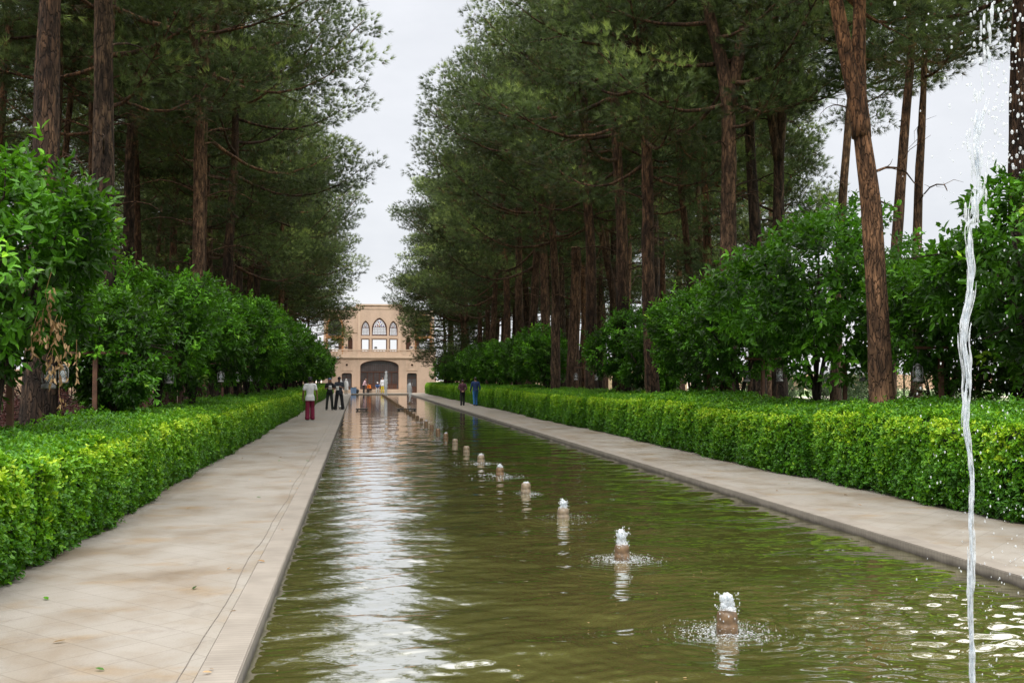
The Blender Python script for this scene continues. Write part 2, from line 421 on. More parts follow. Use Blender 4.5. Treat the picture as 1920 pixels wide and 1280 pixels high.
# ------------------------------------------------------------------ foliage builders
def unit(a): return a/(np.linalg.norm(a, axis=-1, keepdims=True)+1e-9)
def needle_geo(g, P, D, tint, rg, K=13, L=.25, W=.0135, spread=.36):
    n = len(P)
    d = unit(D[:, None, :] + rg.normal(0, spread, (n, K, 3)))
    s = unit(np.cross(d, rg.normal(0, 1, (n, K, 3))))
    l = L*rg.uniform(.65, 1.2, (n, K, 1))
    p = P[:, None, :] + d*0.01
    V = np.stack([p - s*W*.5, p + s*W*.5, p + d*l + np.array([0, 0, -.015])], 2).reshape(-1, 3)
    T = np.arange(len(V)).reshape(-1, 3)
    t = np.repeat(np.clip(tint[:, None] + rg.normal(0, .06, (n, K)), 0, 1).ravel(), 3)
    g.add(V, None, T, t)
def leaf_geo(g, p, d, n, L, W, tint, droop=.15, fold=.12):
    """p,d,n (N,3); L,W (N,) -> folded six-point leaves"""
    d = unit(d); s = unit(np.cross(d, n)); n = np.cross(s, d)
    L = L[:, None]; W = W[:, None]
    V = np.stack([p,
                  p+.30*L*d+.46*W*s+fold*W*n, p+.68*L*d+.40*W*s+(fold*W-droop*.4*L)*n,
                  p+L*d-droop*L*n,
                  p+.68*L*d-.40*W*s+(fold*W-droop*.4*L)*n, p+.30*L*d-.46*W*s+fold*W*n], 1).reshape(-1, 3)
    b = np.arange(len(p))[:, None]*6
    Q = np.concatenate([b+np.array([[0,1,2,3]]), b+np.array([[0,3,4,5]])])
    g.add(V, Q, None, np.repeat(tint, 6))

def interp_path(path, z):
    path = np.asarray(path); return np.array([np.interp(z, path[:, 2], path[:, q]) for q in range(3)])

def pine_meshes(seed, H=17., r0=.25, base=6., Rc=5.5, bias=(.35, 0), path=None, nl=30, stems=None, dead=6, K=18, nsub=6, tufts=30, az0=None, azs=None):
    """trunk+limb mesh and needle crown mesh"""
    rg = np.random.RandomState(seed)
    tg, cg = Geo(), Geo()
    if path is None:
        m = 12; zz = np.linspace(0, H, m)
        lean = rg.normal(0, .035, 2)+np.array(bias)*.05; w = rg.normal(0, .10, (m, 2)).cumsum(0)*.5
        path = np.column_stack([lean[0]*zz+w[:, 0]-w[0, 0], lean[1]*zz+w[:, 1]-w[0, 1], zz])
    path = np.asarray(path, float)
    def densify(p, k=4):
        t = np.linspace(0, 1, len(p)); tt = np.linspace(0, 1, (len(p)-1)*k+1)
        q = np.column_stack([np.interp(tt, t, p[:, c]) for c in range(3)])
        for _ in range(3): q[1:-1] = (q[:-2]+2*q[1:-1]+q[2:])/4
        return q
    stems = [path] if stems is None else [path]+[np.asarray(s, float) for s in stems]
    dense = []
    for si, s in enumerate(stems):
        q = densify(s); dense.append(q)
        u = np.linspace(0, 1, len(q))
        rb = r0 if si == 0 else r0*.72
        rad = rb*(1-.72*u**1.15)
        if si == 0: rad = rad*(1+.45*np.exp(-q[:, 2]/.45))
        tg.tube(q, rad, 14, True, .055, seed+si)
    TP, TD, TT = [], [], []
    ga = rg.uniform(0, 6.28)
    for i in range(nl):
        u = (i+rg.uniform(.1, .9))/nl
        q = dense[i % len(dense)]
        z = base+(q[-1, 2]-base)*u**.92
        o = interp_path(q, z)
        ga += 2.4+rg.normal(0, .35)
        if az0 is not None: ga = az0+rg.uniform(-azs, azs)
        dirh = np.array([math.cos(ga), math.sin(ga)])
        prof = (1-u)**.55*(.55+.45*min(1, u/.22))+.10
        L = Rc*prof*rg.uniform(.84, 1.06)*(1+float(dirh@np.array(bias)))
        L = max(L, .8)
        e = R(rg.uniform(-16, 20)+34*u)
        t = np.linspace(0, 1, 7)
        L *= .92; hor = L*t*math.cos(e)
        ver = L*(t*math.sin(e) - .16*np.sin(PI*t)*(1-u) + .16*t**2.5)
        wob = rg.normal(0, .035*L, (7,)).cumsum()*.5*t
        lp = np.column_stack([o[0]+dirh[0]*hor-dirh[1]*wob, o[1]+dirh[1]*hor+dirh[0]*wob, o[2]+ver])
        lr = (.020+.010*L)*(1-.88*t)+.005
        tg.tube(lp, lr, 6, False, .03, i)
        ld = unit(np.gradient(lp, axis=0))
        lt = rg.uniform(.12, .70)                       # each limb has its own tone
        for k in range(nsub):
            f = .34+.66*(k+rg.uniform(.1, .9))/nsub
            so = np.array([np.interp(f, t, lp[:, c]) for c in range(3)])
            sd = np.array([np.interp(f, t, ld[:, c]) for c in range(3)])
            sgn = 1 if k % 2 else -1
            side = np.array([-sd[1], sd[0], 0])*sgn
            last = k == nsub-1
            v = unit(sd*rg.uniform(.6, 1.0)+side*(0 if last else rg.uniform(.3, 1.0))+np.array([0, 0, rg.uniform(-.25, .35)]))
            SL = (.25*L*(1.25-f)*rg.uniform(.6, 1.3)+.25)*(.6 if last else 1)
            c = so+v*SL
            tt = np.linspace(0, 1, 4)
            tg.tube(so+v*SL*tt[:, None], .016*(1-.7*tt)+.004, 3, False)
            cr = (.46+.12*min(L, 5))*rg.uniform(.75, 1.2)
            nt = int(tufts*(cr*1.35)**2*1.15)
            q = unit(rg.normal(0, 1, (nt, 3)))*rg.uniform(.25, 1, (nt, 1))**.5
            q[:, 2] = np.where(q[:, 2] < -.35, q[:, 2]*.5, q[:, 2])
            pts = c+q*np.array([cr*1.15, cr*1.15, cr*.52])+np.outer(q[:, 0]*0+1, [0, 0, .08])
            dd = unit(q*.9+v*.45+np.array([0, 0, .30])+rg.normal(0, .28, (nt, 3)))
            tn = lt+rg.normal(0, .12)+.40*q[:, 2]+.14*(np.linalg.norm(q, axis=1)-.6)+rg.normal(0, .07)+.10*f  # lit clump tops and shaded undersides painted into the needle tint
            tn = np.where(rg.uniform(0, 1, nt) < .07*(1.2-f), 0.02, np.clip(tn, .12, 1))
            TP.append(pts); TD.append(dd); TT.append(tn)
    # dead twiggy branches under the crown
    for i in range(dead):
        z = rg.uniform(base*.55, base+1.5); o = interp_path(dense[0], z); a = rg.uniform(0, 6.28); L = rg.uniform(.8, 2.2)
        t = np.linspace(0, 1, 6)
        p = np.column_stack([o[0]+math.cos(a)*L*t, o[1]+math.sin(a)*L*t, o[2]+.25*L*np.sin(2.5*t)-.1*t*L])+rg.normal(0, .03, (6, 3))*t[:, None]
        tg.tube(p, .028*(1-.8*t)+.004, 4, False)
        for k in range(4):
            b = p[2+k % 4]; e2 = b+rg.normal(0, .28, 3)
            tg.tube([b, (b+e2)/2+rg.normal(0, .05, 3), e2], [.010, .007, .003], 3, False)
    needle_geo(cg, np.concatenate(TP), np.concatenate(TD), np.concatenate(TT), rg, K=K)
    # cones
    P = np.concatenate(TP); sel = rg.choice(len(P), 60, replace=False)
    for c in P[sel]: tg.ball(c+np.array([0,0,-.08]), (.035,.035,.05), 5, 4)
    return tg.mesh('trunk', M['bark'], True), cg.mesh('crown', M['needles'])

def citrus_meshes(seed, rx=1.65, ry=1.75, rz=1.65, zc=3.05, nshoot=1500, trunk_h=1.5, stems=4, leafL=.135):
    rg = np.random.RandomState(seed)
    tg, cg = Geo(), Geo()
    nb = 17
    bc = unit(rg.normal(0, 1, (nb, 3)))*rg.uniform(.3, .72, (nb, 1)); bc[0] = 0
    br = rg.uniform(.30, .50, nb); br[0] = .62
    P, D = [], []
    while len(P) < nshoot:
        k = rg.randint(nb); dv = unit(rg.normal(0, 1, 3))
        p = bc[k]+dv*br[k]*rg.uniform(.80, 1.06)
        ins = ((np.linalg.norm(bc-p, axis=1) < br*.80).sum())
        if ins and rg.rand() > .10: continue
        if p[2] < -.95: continue
        P.append(p); D.append(dv*.7+unit(p)*.5)
    P = np.array(P); D = np.array(D)
    depth = np.linalg.norm(P, axis=1)
    pos = P*np.array([rx, ry, rz])+np.array([0, 0, zc])
    sd = unit(D+np.array([0, 0, .45])+rg.normal(0, .45, P.shape))
    # some long water shoots poking out of the top
    up = rg.rand(nshoot) < .06
    pos[up] += sd[up]*rg.uniform(.1, .4, (up.sum(), 1))
    K = 9
    f = np.linspace(0, 1, K)[None, :, None]
    base = pos[:, None, :]+sd[:, None, :]*(f-.4)*.20+rg.normal(0, .02, (nshoot, K, 3))
    ang = rg.uniform(0, 6.28, (nshoot, 1))+np.arange(K)[None, :]*2.4
    ux = unit(np.cross(sd, np.array([.3, .2, 1.])+rg.normal(0, .1, sd.shape))); uy = np.cross(sd, ux)
    rad = np.cos(ang)[..., None]*ux[:, None, :]+np.sin(ang)[..., None]*uy[:, None, :]
    ld = unit(rad*(1.05-.55*f)+sd[:, None, :]*(.25+.75*f)+np.array([0, 0, -.18])+rg.normal(0, .2, (nshoot, K, 3)))
    nn = unit(sd[:, None, :]*.8+np.array([0, 0, .6])+rg.normal(0, .35, (nshoot, K, 3)))
    L = leafL*rg.uniform(.6, 1.25, (nshoot, K)); 
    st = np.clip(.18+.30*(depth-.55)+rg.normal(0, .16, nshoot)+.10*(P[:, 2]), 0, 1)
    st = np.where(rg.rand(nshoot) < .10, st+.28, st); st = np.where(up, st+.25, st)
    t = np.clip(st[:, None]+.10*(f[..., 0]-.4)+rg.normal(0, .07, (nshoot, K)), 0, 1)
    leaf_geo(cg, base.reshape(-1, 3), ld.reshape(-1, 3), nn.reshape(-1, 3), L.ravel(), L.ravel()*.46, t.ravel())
    for s in range(stems):
        a = s*2*PI/stems+rg.uniform(-.4, .4)
        e = np.array([math.cos(a)*rx*.5, math.sin(a)*ry*.5, zc+rg.uniform(.0, .6)])
        t5 = np.linspace(0, 1, 8)[:, None]
        b = np.array([rg.normal(0, .04), rg.normal(0, .04), -.05])
        p = b+(np.array([0, 0, trunk_h])-b)*np.minimum(1, t5*2)+(e-np.array([0, 0, trunk_h]))*np.clip(t5*2-1, 0, 1)+rg.normal(0, .025, (8, 3))
        p[1:-1] = (p[:-2]+2*p[1:-1]+p[2:])/4
        tg.tube(p, np.linspace(.060, .022, 8), 8, True, .06, s)
        for k in range(7):
            q = p[5+k % 3]; e2 = q+unit(rg.normal(0, 1, 3)+np.array([0, 0, .6]))*rg.uniform(.5, 1.1)
            tg.tube([q, (q+e2)/2+rg.normal(0, .06, 3), e2], [.018, .012, .006], 5, False)
    return tg.mesh('trunk', M['citrus_bark'], True), cg.mesh('crown', M['citrus'])

def hedge_meshes(seed, L=6., depth=1.7, h=.98, hb=1.05, n=12000, leaf=.046, K=6):
    """front face at x=0, body towards +x, runs along y 0..L"""
    rg = np.random.RandomState(seed)
    ph = rg.uniform(0, 6.28, 12)
    def lump(y, z):
        return .62*(.045*np.sin(2.1*y+ph[0])+.035*np.sin(4.7*y+1.5*z+ph[1])+.03*np.sin(9.5*y+4*z+ph[2])+.03*np.sin(6*z+ph[3]+3*y)+.025*np.sin(17*y+ph[4]-9*z))
    def endround(y): # pull the face in at both ends so blocks read as separate clipped lengths
        d = np.minimum(y, L-y); return .20*np.exp(-(d/.16)**2)+.06*np.exp(-(d/.5)**2)
    def topz(x): return h+(hb-h)*np.clip(x/depth, 0, 1)
    af, at, ae = h*L*1.5, depth*L*.9, depth*h*2*.8
    w = np.array([af, at, ae]); cnt = (n*w/w.sum()).astype(int)
    P, Nn, TI = [], [], []
    # front
    y = rg.uniform(0, L, cnt[0]); z = h*rg.uniform(.02, 1, cnt[0])
    rnd = .09*np.clip((z-(h-.14))/.14, 0, 1)**2 + .05*np.clip((.2-z)/.2, 0, 1)
    x = rnd+endround(y)-lump(y, z)-rg.exponential(.02, cnt[0])+rg.uniform(0, .05, cnt[0])
    P.append(np.column_stack([x, y, z])); Nn.append(np.column_stack([-np.ones_like(x), 0*x, .35+.9*np.clip((z-(h-.3))/.3, 0, 1)]))
    patch = .5+.5*np.sin(3.1*y+ph[5])*np.sin(5*z+1.7*y+ph[6])
    TI.append(.17+.56*(z/h)**1.4+.20*patch-1.3*lump(y, z)*0+2.2*lump(y, z)*.4)  # yellower new growth above; shaded gaps low down put into the leaf tint
    # top
    y = rg.uniform(0, L, cnt[1]); x = .08+(depth-.08)*rg.uniform(0, 1, cnt[1])**1.35
    z = topz(x)-endround(y)*.9+.8*lump(y, x*1.3)-.07*np.clip((.16-x)/.12, 0, 1)**2+rg.exponential(.02, cnt[1])
    P.append(np.column_stack([x, y, z])); Nn.append(np.column_stack([-.15+0*x, 0*x, 1+0*x]))
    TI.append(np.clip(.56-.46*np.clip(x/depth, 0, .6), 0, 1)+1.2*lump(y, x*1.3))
    # ends
    y = np.where(rg.rand(cnt[2]) < .5, 0., L); x = rg.uniform(.05, depth, cnt[2]); z = topz(x)*rg.uniform(.02, .97, cnt[2])
    sg = np.where(y < 1, 1., -1.)
    P.append(np.column_stack([x, y+sg*(.05+lump(x, z)), z])); Nn.append(np.column_stack([-.1+0*x, -sg, .4+0*x]))
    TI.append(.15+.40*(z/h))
    P = np.concatenate(P); Nn = unit(np.concatenate(Nn)); TI = np.concatenate(TI)
    m = len(P)
    sd = unit(Nn+rg.normal(0, .40, P.shape)+np.array([0, 0, .25]))
    ux = unit(np.cross(sd, rg.normal(0, 1, sd.shape))); uy = np.cross(sd, ux)
    ang = rg.uniform(0, 6.28, (m, 1))+np.arange(K)[None, :]*2.4
    rad = np.cos(ang)[..., None]*ux[:, None, :]+np.sin(ang)[..., None]*uy[:, None, :]
    f = np.linspace(0, 1, K)[None, :, None]
    base = P[:, None, :]+sd[:, None, :]*(f-.5)*.035+rg.normal(0, .008, (m, K, 3))
    ld = unit(rad*(1.1-.4*f)+sd[:, None, :]*(.35+.4*f)+rg.normal(0, .2, (m, K, 3)))
    nn = unit(sd[:, None, :]+rg.normal(0, .3, (m, K, 3)))
    Lf = leaf*rg.uniform(.6, 1.25, (m, K))
    t = np.clip(TI[:, None]+rg.normal(0, .13, (m, 1))+.12*(f[..., 0]-.5)+rg.normal(0, .05, (m, K)), 0, 1)
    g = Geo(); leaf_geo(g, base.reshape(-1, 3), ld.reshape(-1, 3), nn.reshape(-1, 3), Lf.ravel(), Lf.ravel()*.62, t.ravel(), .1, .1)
    c = Geo()  # opaque dark core added behind the leaves so nothing shows through
    yy = np.linspace(.10, L-.10, 40)
    prof = [(.17, -.05), (.14, .3), (.14, h-.30), (.30, h-.13), (depth*.6, topz(np.array(depth*.6))-.10), (depth-.1, hb-.10), (depth-.05, -.05)]
    V = []
    for a in yy:
        for (px, pz) in prof:
            V.append((px-.7*lump(a, pz) if px < .2 else px, a, float(pz)))
    k = len(prof); Q = [(i*k+j, (i+1)*k+j, (i+1)*k+j+1, i*k+j+1) for i in range(39) for j in range(k-1)]
    c.add(V, Q); 
    for e in (0, 39): 
        c.add([V[e*k+j] for j in range(k)], None, [(0, j, j+1) for j in range(1, k-1)])
    return g.mesh('foliage', M['hedge']), c.mesh('dark_core', M['hedge_core'])

def tree(name, meshes, label, cat, loc, rz=0, group=None, scale=1.0):
    t = thing(name, label, cat, loc, rz, group, scale)
    link('trunk', meshes[0], t); link('crown', meshes[1], t)
    return t

# ------------------------------------------------------------------ hedges
HN = [hedge_meshes(11, n=13500), hedge_meshes(12, n=13500), hedge_meshes(13, depth=2.0, h=1.09, hb=1.24, n=15000), hedge_meshes(14, depth=2.0, h=1.09, hb=1.24, n=15000)]
HF = [hedge_meshes(15, n=5200, leaf=.062), hedge_meshes(16, depth=2.0, h=1.09, hb=1.24, n=5600, leaf=.062)]
def hedge(meshes, loc, rz, label, group):
    t = thing('hedge', label, 'hedge', loc, rz, group); t.scale = (1, 1, random.uniform(.95, 1.05))
    link('foliage', meshes[0], t); link('dark_core', meshes[1], t)
ORDW = ['nearest', 'second', 'third', 'fourth', 'fifth', 'sixth', 'seventh', 'eighth']
# left hedge: body towards -x  (rotated half a turn, so it runs from y down)
y = 4.0; k = 0
while y < 117:
    me = HN[k % 2] if y < 42 else HF[0]
    lab = ('%s clipped green hedge block from the camera along the left path' % ORDW[k]) if k < 5 else 'small far clipped hedge block along the left path towards the building'
    hedge(me, (-2.86+.05*math.sin(k*2.1)+.0018*y, y+6.0, 0), PI, lab, 'hedge blocks along the left path')
    y += 6.0; k += 1
rs = [5.2, 11.3, 17.4, 24.4, 30.4, 36.4, 42.5]
y = 5.2; k = 0
while y < 117:
    me = HN[2+k % 2] if y < 47 else HF[1]
    L = 6.08
    lab = ('%s clipped green hedge block from the camera along the right path' % ORDW[k]) if k < 6 else 'small far clipped hedge block along the right path towards the building'
    hedge(me, (7.56+.10*math.sin(k*1.7+1), y, 0), 0, lab, 'hedge blocks along the right path')
    y += L; k += 1

# ------------------------------------------------------------------ orange trees
CT = [citrus_meshes(21), citrus_meshes(22), citrus_meshes(23, 1.8, 1.9, 1.75, 3.05), citrus_meshes(24, 1.5, 1.6, 1.45, 2.8)]
CTF = [citrus_meshes(25, nshoot=800, leafL=.18), citrus_meshes(26, nshoot=800, leafL=.18)]
near_left = [(-4.35, 13.6, .98, 0), (-4.15, 19.2, .80, 3), (-4.2, 23.6, .93, 1), (-4.1, 27.6, .92, 2), (-4.2, 32., .98, 0), (-4.0, 36.6, .98, 1), (-4.1, 41., 1.0, 2)]
labL = ['tall glossy orange tree at the left edge with dry tan leaves hanging from it', 'smaller orange tree just behind the one with dry leaves', 'rounded orange tree, third from the left edge beside the left path', 'broad orange tree, fourth from the left edge beside the left path',
        'orange tree, fifth from the left edge beside the left path', 'orange tree, sixth from the left edge beside the left path', 'orange tree, seventh from the left edge beside the left path']
for k, (x, y, s, p) in enumerate(near_left):
    t = tree('orange_tree', CT[p], labL[k], 'orange tree', (x, y, 0), 1.3*k, 'orange trees on the left', s)
    if k == 0: dry_host = t
y = 45.5; k = 0
while y < 116:
    tree('orange_tree', CTF[k % 2], 'small far orange tree in the left row leading to the building', 'orange tree', (-4.0+random.uniform(-.2, .25), y, 0), random.uniform(0, 6), 'far orange trees on the left', random.uniform(.9, 1.06))
    y += random.uniform(3.8, 4.6); k += 1
near_right = [(10.2, 14.4, 1.10, 2), (10.3, 17.6, .90, 0), (9.6, 21.4, 1.20, 2), (9.5, 25.6, .98, 1), (9.4, 29.2, .94, 0), (9.4, 33.2, .88, 3), (9.4, 36.4, .94, 1)]
labR = ['dark orange tree at the right edge of the photo behind the water jet', 'orange tree just left of the tall water jet', 'big dense orange tree left of the thick leaning pine trunk', 'orange tree left of the big dense one in the right row',
        'orange tree with a few brown sprigs, fourth to the left of the leaning pine trunk', 'small orange tree near the sawn pine in the right row', 'orange tree at the left end of the near right row']
for k, (x, y, s, p) in enumerate(near_right):
    tree('orange_tree', CT[p], labR[k], 'orange tree', (x, y, 0), 2.1*k+.5, 'orange trees on the right', s)
y = 50.; k = 0
while y < 116:
    tree('orange_tree', CTF[k % 2], 'small far orange tree in the right row leading to the building', 'orange tree', (9.2+random.uniform(-.25, .25), y, 0), random.uniform(0, 6), 'far orange trees on the right', random.uniform(.82, .95))
    y += random.uniform(3.8, 4.6); k += 1
# dried sprigs
def dry_sprig(parent, c, seed, n=46):
    rg = np.random.RandomState(seed); g = Geo()
    P = []; 
    for s in range(7):
        b = np.array(c)+rg.normal(0, .10, 3)*np.array([1, .3, 1.5]); q = b+np.array([rg.normal(0, .06), 0, -rg.uniform(.25, .5)])
        g.tube([b, (b+q)/2+rg.normal(0, .03, 3), q], [.004, .003, .002], 4, False, tint=.0)
        P.append(b+(q-b)*rg.uniform(.2, 1, (n//7+1, 1)))
    P = np.concatenate(P); m = len(P)
    d = unit(rg.normal(0, .35, (m, 3))+np.array([0, 0, -1.])); nn = unit(rg.normal(0, 1, (m, 3)))
    L = rg.uniform(.055, .10, m)
    leaf_geo(g, P+rg.normal(0, .02, (m, 3)), d, nn, L, L*.30, rg.uniform(0, 1, m), .3, .5)
    return g.obj('dried_leaves', M['dry'], parent)
dry_sprig(dry_host, (1.02, -1.42, 2.55), 5, 56)
dry_sprig(dry_host, (1.12, -1.36, 2.15), 6, 44)

# ------------------------------------------------------------------ pines
def pine(seed, loc, label, group=None, rz=0, **kw):
    me = pine_meshes(seed, **kw)
    if seed in (101, 102, 113, 114, 118): me[0].materials[0] = M['bark_dark']
    return tree('pine_tree', me, label, 'pine tree', (loc[0], loc[1], 0), rz, group)
LG, RG = 'pines in the left grove', 'pines in the right grove'
pine(101, (-5.2, 18.6), 'thick dark pine trunk rising behind the orange tree with dry leaves, leftmost thick trunk', None, H=16, r0=.27, base=8.8, Rc=5.0, bias=(.1,0),
     path=[(0,0,-.1),(.0,0,3),(.04,0,6),(.10,0,9),(.2,.1,12),(.2,.2,16)], nl=24, dead=3)
pine(102, (-5.2, 23.1), 'thick dark pine trunk, second thick trunk from the left edge', None, H=17, r0=.29, base=9.8, Rc=5.2, bias=(.1,0),
     path=[(0,0,-.1),(.0,0,3),(-.05,0,6),(-.12,0,9.5),(-.1,.1,13),(0,.2,17)], nl=24, dead=3)
pine(103, (-5.2, 35.9), 'slim reddish pine trunk forking near the top, alone left of the pool', None, H=18, r0=.23, base=10.8, Rc=5.0, bias=(.15,0),
     path=[(0,0,-.1),(.05,0,5),(0,0,9),(.1,0,12),(-.6,0,14.2),(-1.0,0,18)], stems=[[(.05,0,11.6),(.5,.1,13),(.7,.2,15),(1.1,.3,17.5)]], nl=28, dead=8)
pine(111, (8.55, 16.6), 'thick leaning pine trunk with a fork at the top, before the big dense orange tree', None, H=15, r0=.215, base=8.3, Rc=4.4, bias=(.0,0),
     path=[(0.05,0,-.1),(.03,0,1.5),(-.02,0,3.0),(-.14,0,5.0),(-.36,0,6.3),(-.66,0,7.8),(-1.1,0,10),(-1.3,.1,15)], stems=[[(-.27,0,5.7),(-.31,.05,6.7),(-.22,.1,7.8),(-.1,.3,10),(.3,.5,14)]], nl=26, dead=2)
pine(112, (10.2, 28.5), 'stout pine trunk splitting into a wide fork at the top, right of the pool', None, H=17, r0=.29, base=8.5, Rc=5.4, bias=(-.25,0),
     path=[(0,0,-.1),(.0,0,3),(.05,0,6),(.1,0,9.6),(-.35,0,11.5),(-.9,0,13.5),(-1.2,.1,17)], stems=[[(.08,0,9.3),(.45,.05,11),(.85,.1,13),(1.2,.3,16)]], nl=30, dead=8)
pine(113, (12.0, 31.0), 'dark pine trunk directly right of the stout forked trunk', None, H=16.5, r0=.22, base=9.5, Rc=4.5, bias=(-.1,0),
     path=[(0.1,0,-.1),(.1,0,4),(-.05,0,7),(-.2,0,9.5),(.1,0,12.5),(.2,.1,16.5)], nl=24, dead=5)
pine(114, (12.5, 30.3), 'dark pine trunk with a narrow fork, third to the right of the pale sky-lit crown', None, H=16, r0=.22, base=9.8, Rc=4.3, bias=(.05,0),
     path=[(0,0,-.1),(-.05,0,4),(-.05,0,7.5),(.1,0,10),(.25,0,12.5),(.3,.1,16)], stems=[[(-.02,0,8.2),(-.3,.05,10),(-.25,.1,12.5),(-.4,.3,15)]], nl=24, dead=8)
pine(115, (14.0, 26.0), 'slender pine leaning right against the white sky, left one of the close pair', None, H=15, r0=.19, base=9.7, Rc=3.8, bias=(.2,0),
     path=[(-.45,0,-.1),(-.25,0,3),(-.12,0,5),(.25,0,9),(.45,0,11),(.6,.1,15)], nl=22, dead=2)
pine(116, (15.0, 27.0), 'thinner pine with stubs against the white sky, right one of the close pair', None, H=15, r0=.155, base=9.8, Rc=3.6, bias=(.2,0),
     path=[(-.05,0,-.1),(-.02,0,4),(.1,0,7),(.25,0,9),(.35,0,11),(.6,.1,15)], nl=22, dead=2)
pine(117, (17.0, 35.7), 'slender tilted pine seen behind the thick leaning trunk', None, H=17, r0=.2, base=11.4, Rc=4.2, bias=(0,0),
     path=[(-.3,0,-.1),(-.2,0,4),(.05,0,8),(.35,0,11),(.5,0,13),(.6,.1,17)], nl=22, dead=2)
pine(118, (11.2, 16.6), 'broad dark pine trunk cut by the right edge of the photo behind the water drops', None, H=14, r0=.26, base=8.2, Rc=4.4, bias=(-.1,.1),
     path=[(0,0,-.1),(-.02,0,3),(-.03,0,6),(0,0,8),(.1,0,10),(.1,.1,14)], stems=[[(-.02,0,5.4),(-.35,0,5.75),(-.62,0,6.0),(-.9,0,5.95),(-1.15,0,5.75)]][:0], nl=24, dead=4)
pine(119, (11.0, 46.5), 'slim pine leaning left, beside the sawn trunk', None, H=15.5, r0=.21, base=7.6, Rc=4.8, bias=(-.3,0),
     path=[(.9,0,-.1),(.75,0,3),(.2,0,6.2),(-.4,0,9),(-.9,0,12),(-1,.1,15.5)], nl=26, dead=5)
pine(120, (13.0, 38.0), 'straight pine behind the right orange trees with a bare lower trunk', None, H=16.5, r0=.2, base=8.2, Rc=4.6, bias=(-.15,0), nl=26, dead=8)
# sawn-off pine trunk
st = thing('sawn_trunk', 'tall pine trunk sawn off flat high above the right hedge', 'tree trunk', (9.6, 47., 0))
g = Geo(); zz = np.linspace(-.1, 7.6, 16); g.tube(np.column_stack([.012*zz-.05*np.sin(zz*.7), 0*zz, zz]), .30-.012*zz, 14, True, .05, 5)
g.tube([(-.05, -.05, 5.2), (-.7, -.15, 5.45), (-1.1, -.2, 5.4)], [.05, .03, .012], 6)
g.obj('trunk', M['bark'], st, True)
Geo().lathe([(0,.012),(.19,.012),(.20,0),(.20,-.03)], 14, (.10,0,7.6)).obj('sawn_face', M['cutwood'], st)

PR = [pine_meshes(200+k, H=[18.,19.5,17.,18.5,17.5,20.][k], r0=[.25,.27,.22,.24,.21,.26][k], base=[7.0,8.4,6.6,7.8,6.0,9.0][k], Rc=[5.6,5.9,5.2,5.4,5.2,5.8][k], bias=(.27,.0), nl=25, dead=10) for k in range(6)]
PHI = [pine_meshes(220+k, H=[21.,20.,22.][k], r0=[.21,.24,.19][k], base=[12.,11.2,13.][k], Rc=5.0, bias=(.15,[.1,-.25,.3][k]), nl=24, dead=9) for k in range(3)]
for k in (1, 3): PR[k][0].materials[0] = M['bark_dark']
PHI[1][0].materials[0] = M['bark_dark']
PLOW = pine_meshes(210, H=13., r0=.2, base=3.4, Rc=4.8, bias=(.45, 0), nl=38, dead=2)
protos = {}
def gpine(k, loc, rz, sc, label, group):
    if k not in protos:
        protos[k] = tree('pine_tree', PLOW if k == 9 else PHI[k-10] if k >= 10 else PR[k], label, 'pine tree', (loc[0], loc[1], 0), rz, group, sc); return protos[k]
    return dup(protos[k], (loc[0], loc[1], 0), rz, label, group, sc)
rg = random.Random(5)
def row(x, y0, y1, step, side, first, nm):
    y = y0; k = 0
    while y < y1:
        xx = x+rg.uniform(-.6, .6); rz = (0 if side < 0 else PI)+rg.uniform(-.7, .7)
        i = rg.randrange(6) if (nm == 'front' or y > 75 or abs(x) > 20) else 10+rg.randrange(3)
        front = nm == 'front'
        lab = 'pine in the front row of the %s grove, its crown reaching out towards the pool' % ('left' if side < 0 else 'right') if front else \
              'pine deep in the %s grove behind the front row, half hidden by crowns' % ('left' if side < 0 else 'right')
        grp = (LG if side < 0 else RG)+(' front row' if front else ' interior')
        gpine(i, (xx, y), rz, rg.uniform(.9, 1.1), lab, grp)
        y += step*rg.uniform(.8, 1.2); k += 1
row(-6.2, 41, 112, 5.2, -1, 0, 'front')
row(-9.0, 29.5, 116, 4.6, -1, 0, 'deep')
row(-13.0, 27, 116, 6.0, -1, 0, 'deep')
row(-18.0, 30, 116, 8.0, -1, 0, 'deep')
row(-24.0, 36, 116, 9.5, -1, 0, 'deep')
row(9.4, 37, 114, 5.2, 1, 0, 'front')
row(13.0, 40, 114, 4.6, 1, 0, 'deep')
row(18.0, 47, 114, 6.0, 1, 0, 'deep')
row(23.0, 59, 114, 8.0, 1, 0, 'deep')
row(29.0, 74, 114, 9.5, 1, 0, 'deep')
gpine(9, (8.6, 104), PI, .95, 'low spreading pine whose foliage hangs down beside the right end of the building', None)
gpine(9, (9.2, 92), PI+.4, 1.0, 'low-branched pine second from the right end of the building', None)
gpine(9, (-5.2, 110), .2, .9, 'low-branched pine beside the left end of the building', None)
gpine(3, (8.9, 31.5), PI-.3, .98, 'pine reaching far over the right path above the row of orange trees', None)
gpine(1, (-7.0, 30.5), -.25, 1.0, 'pine left of the slim reddish trunk, its crown high above the left path', None)
gpine(9, (15.5, 38), 2.0, .85, 'bushy low pine behind the right orange trees under the open white sky', None)

# soft young pine behind the right hedge
t = thing('young_pine', 'soft grey-green young pine behind the right hedge, left of the water jet', 'young pine', (11.0, 17.6, 0))
me = pine_meshes(301, H=3.2, r0=.06, base=1.5, Rc=1.15, bias=(-.1,0), nl=18, dead=0, nsub=4, tufts=26, K=14)
link('trunk', me[0], t); link('crown', me[1], t)

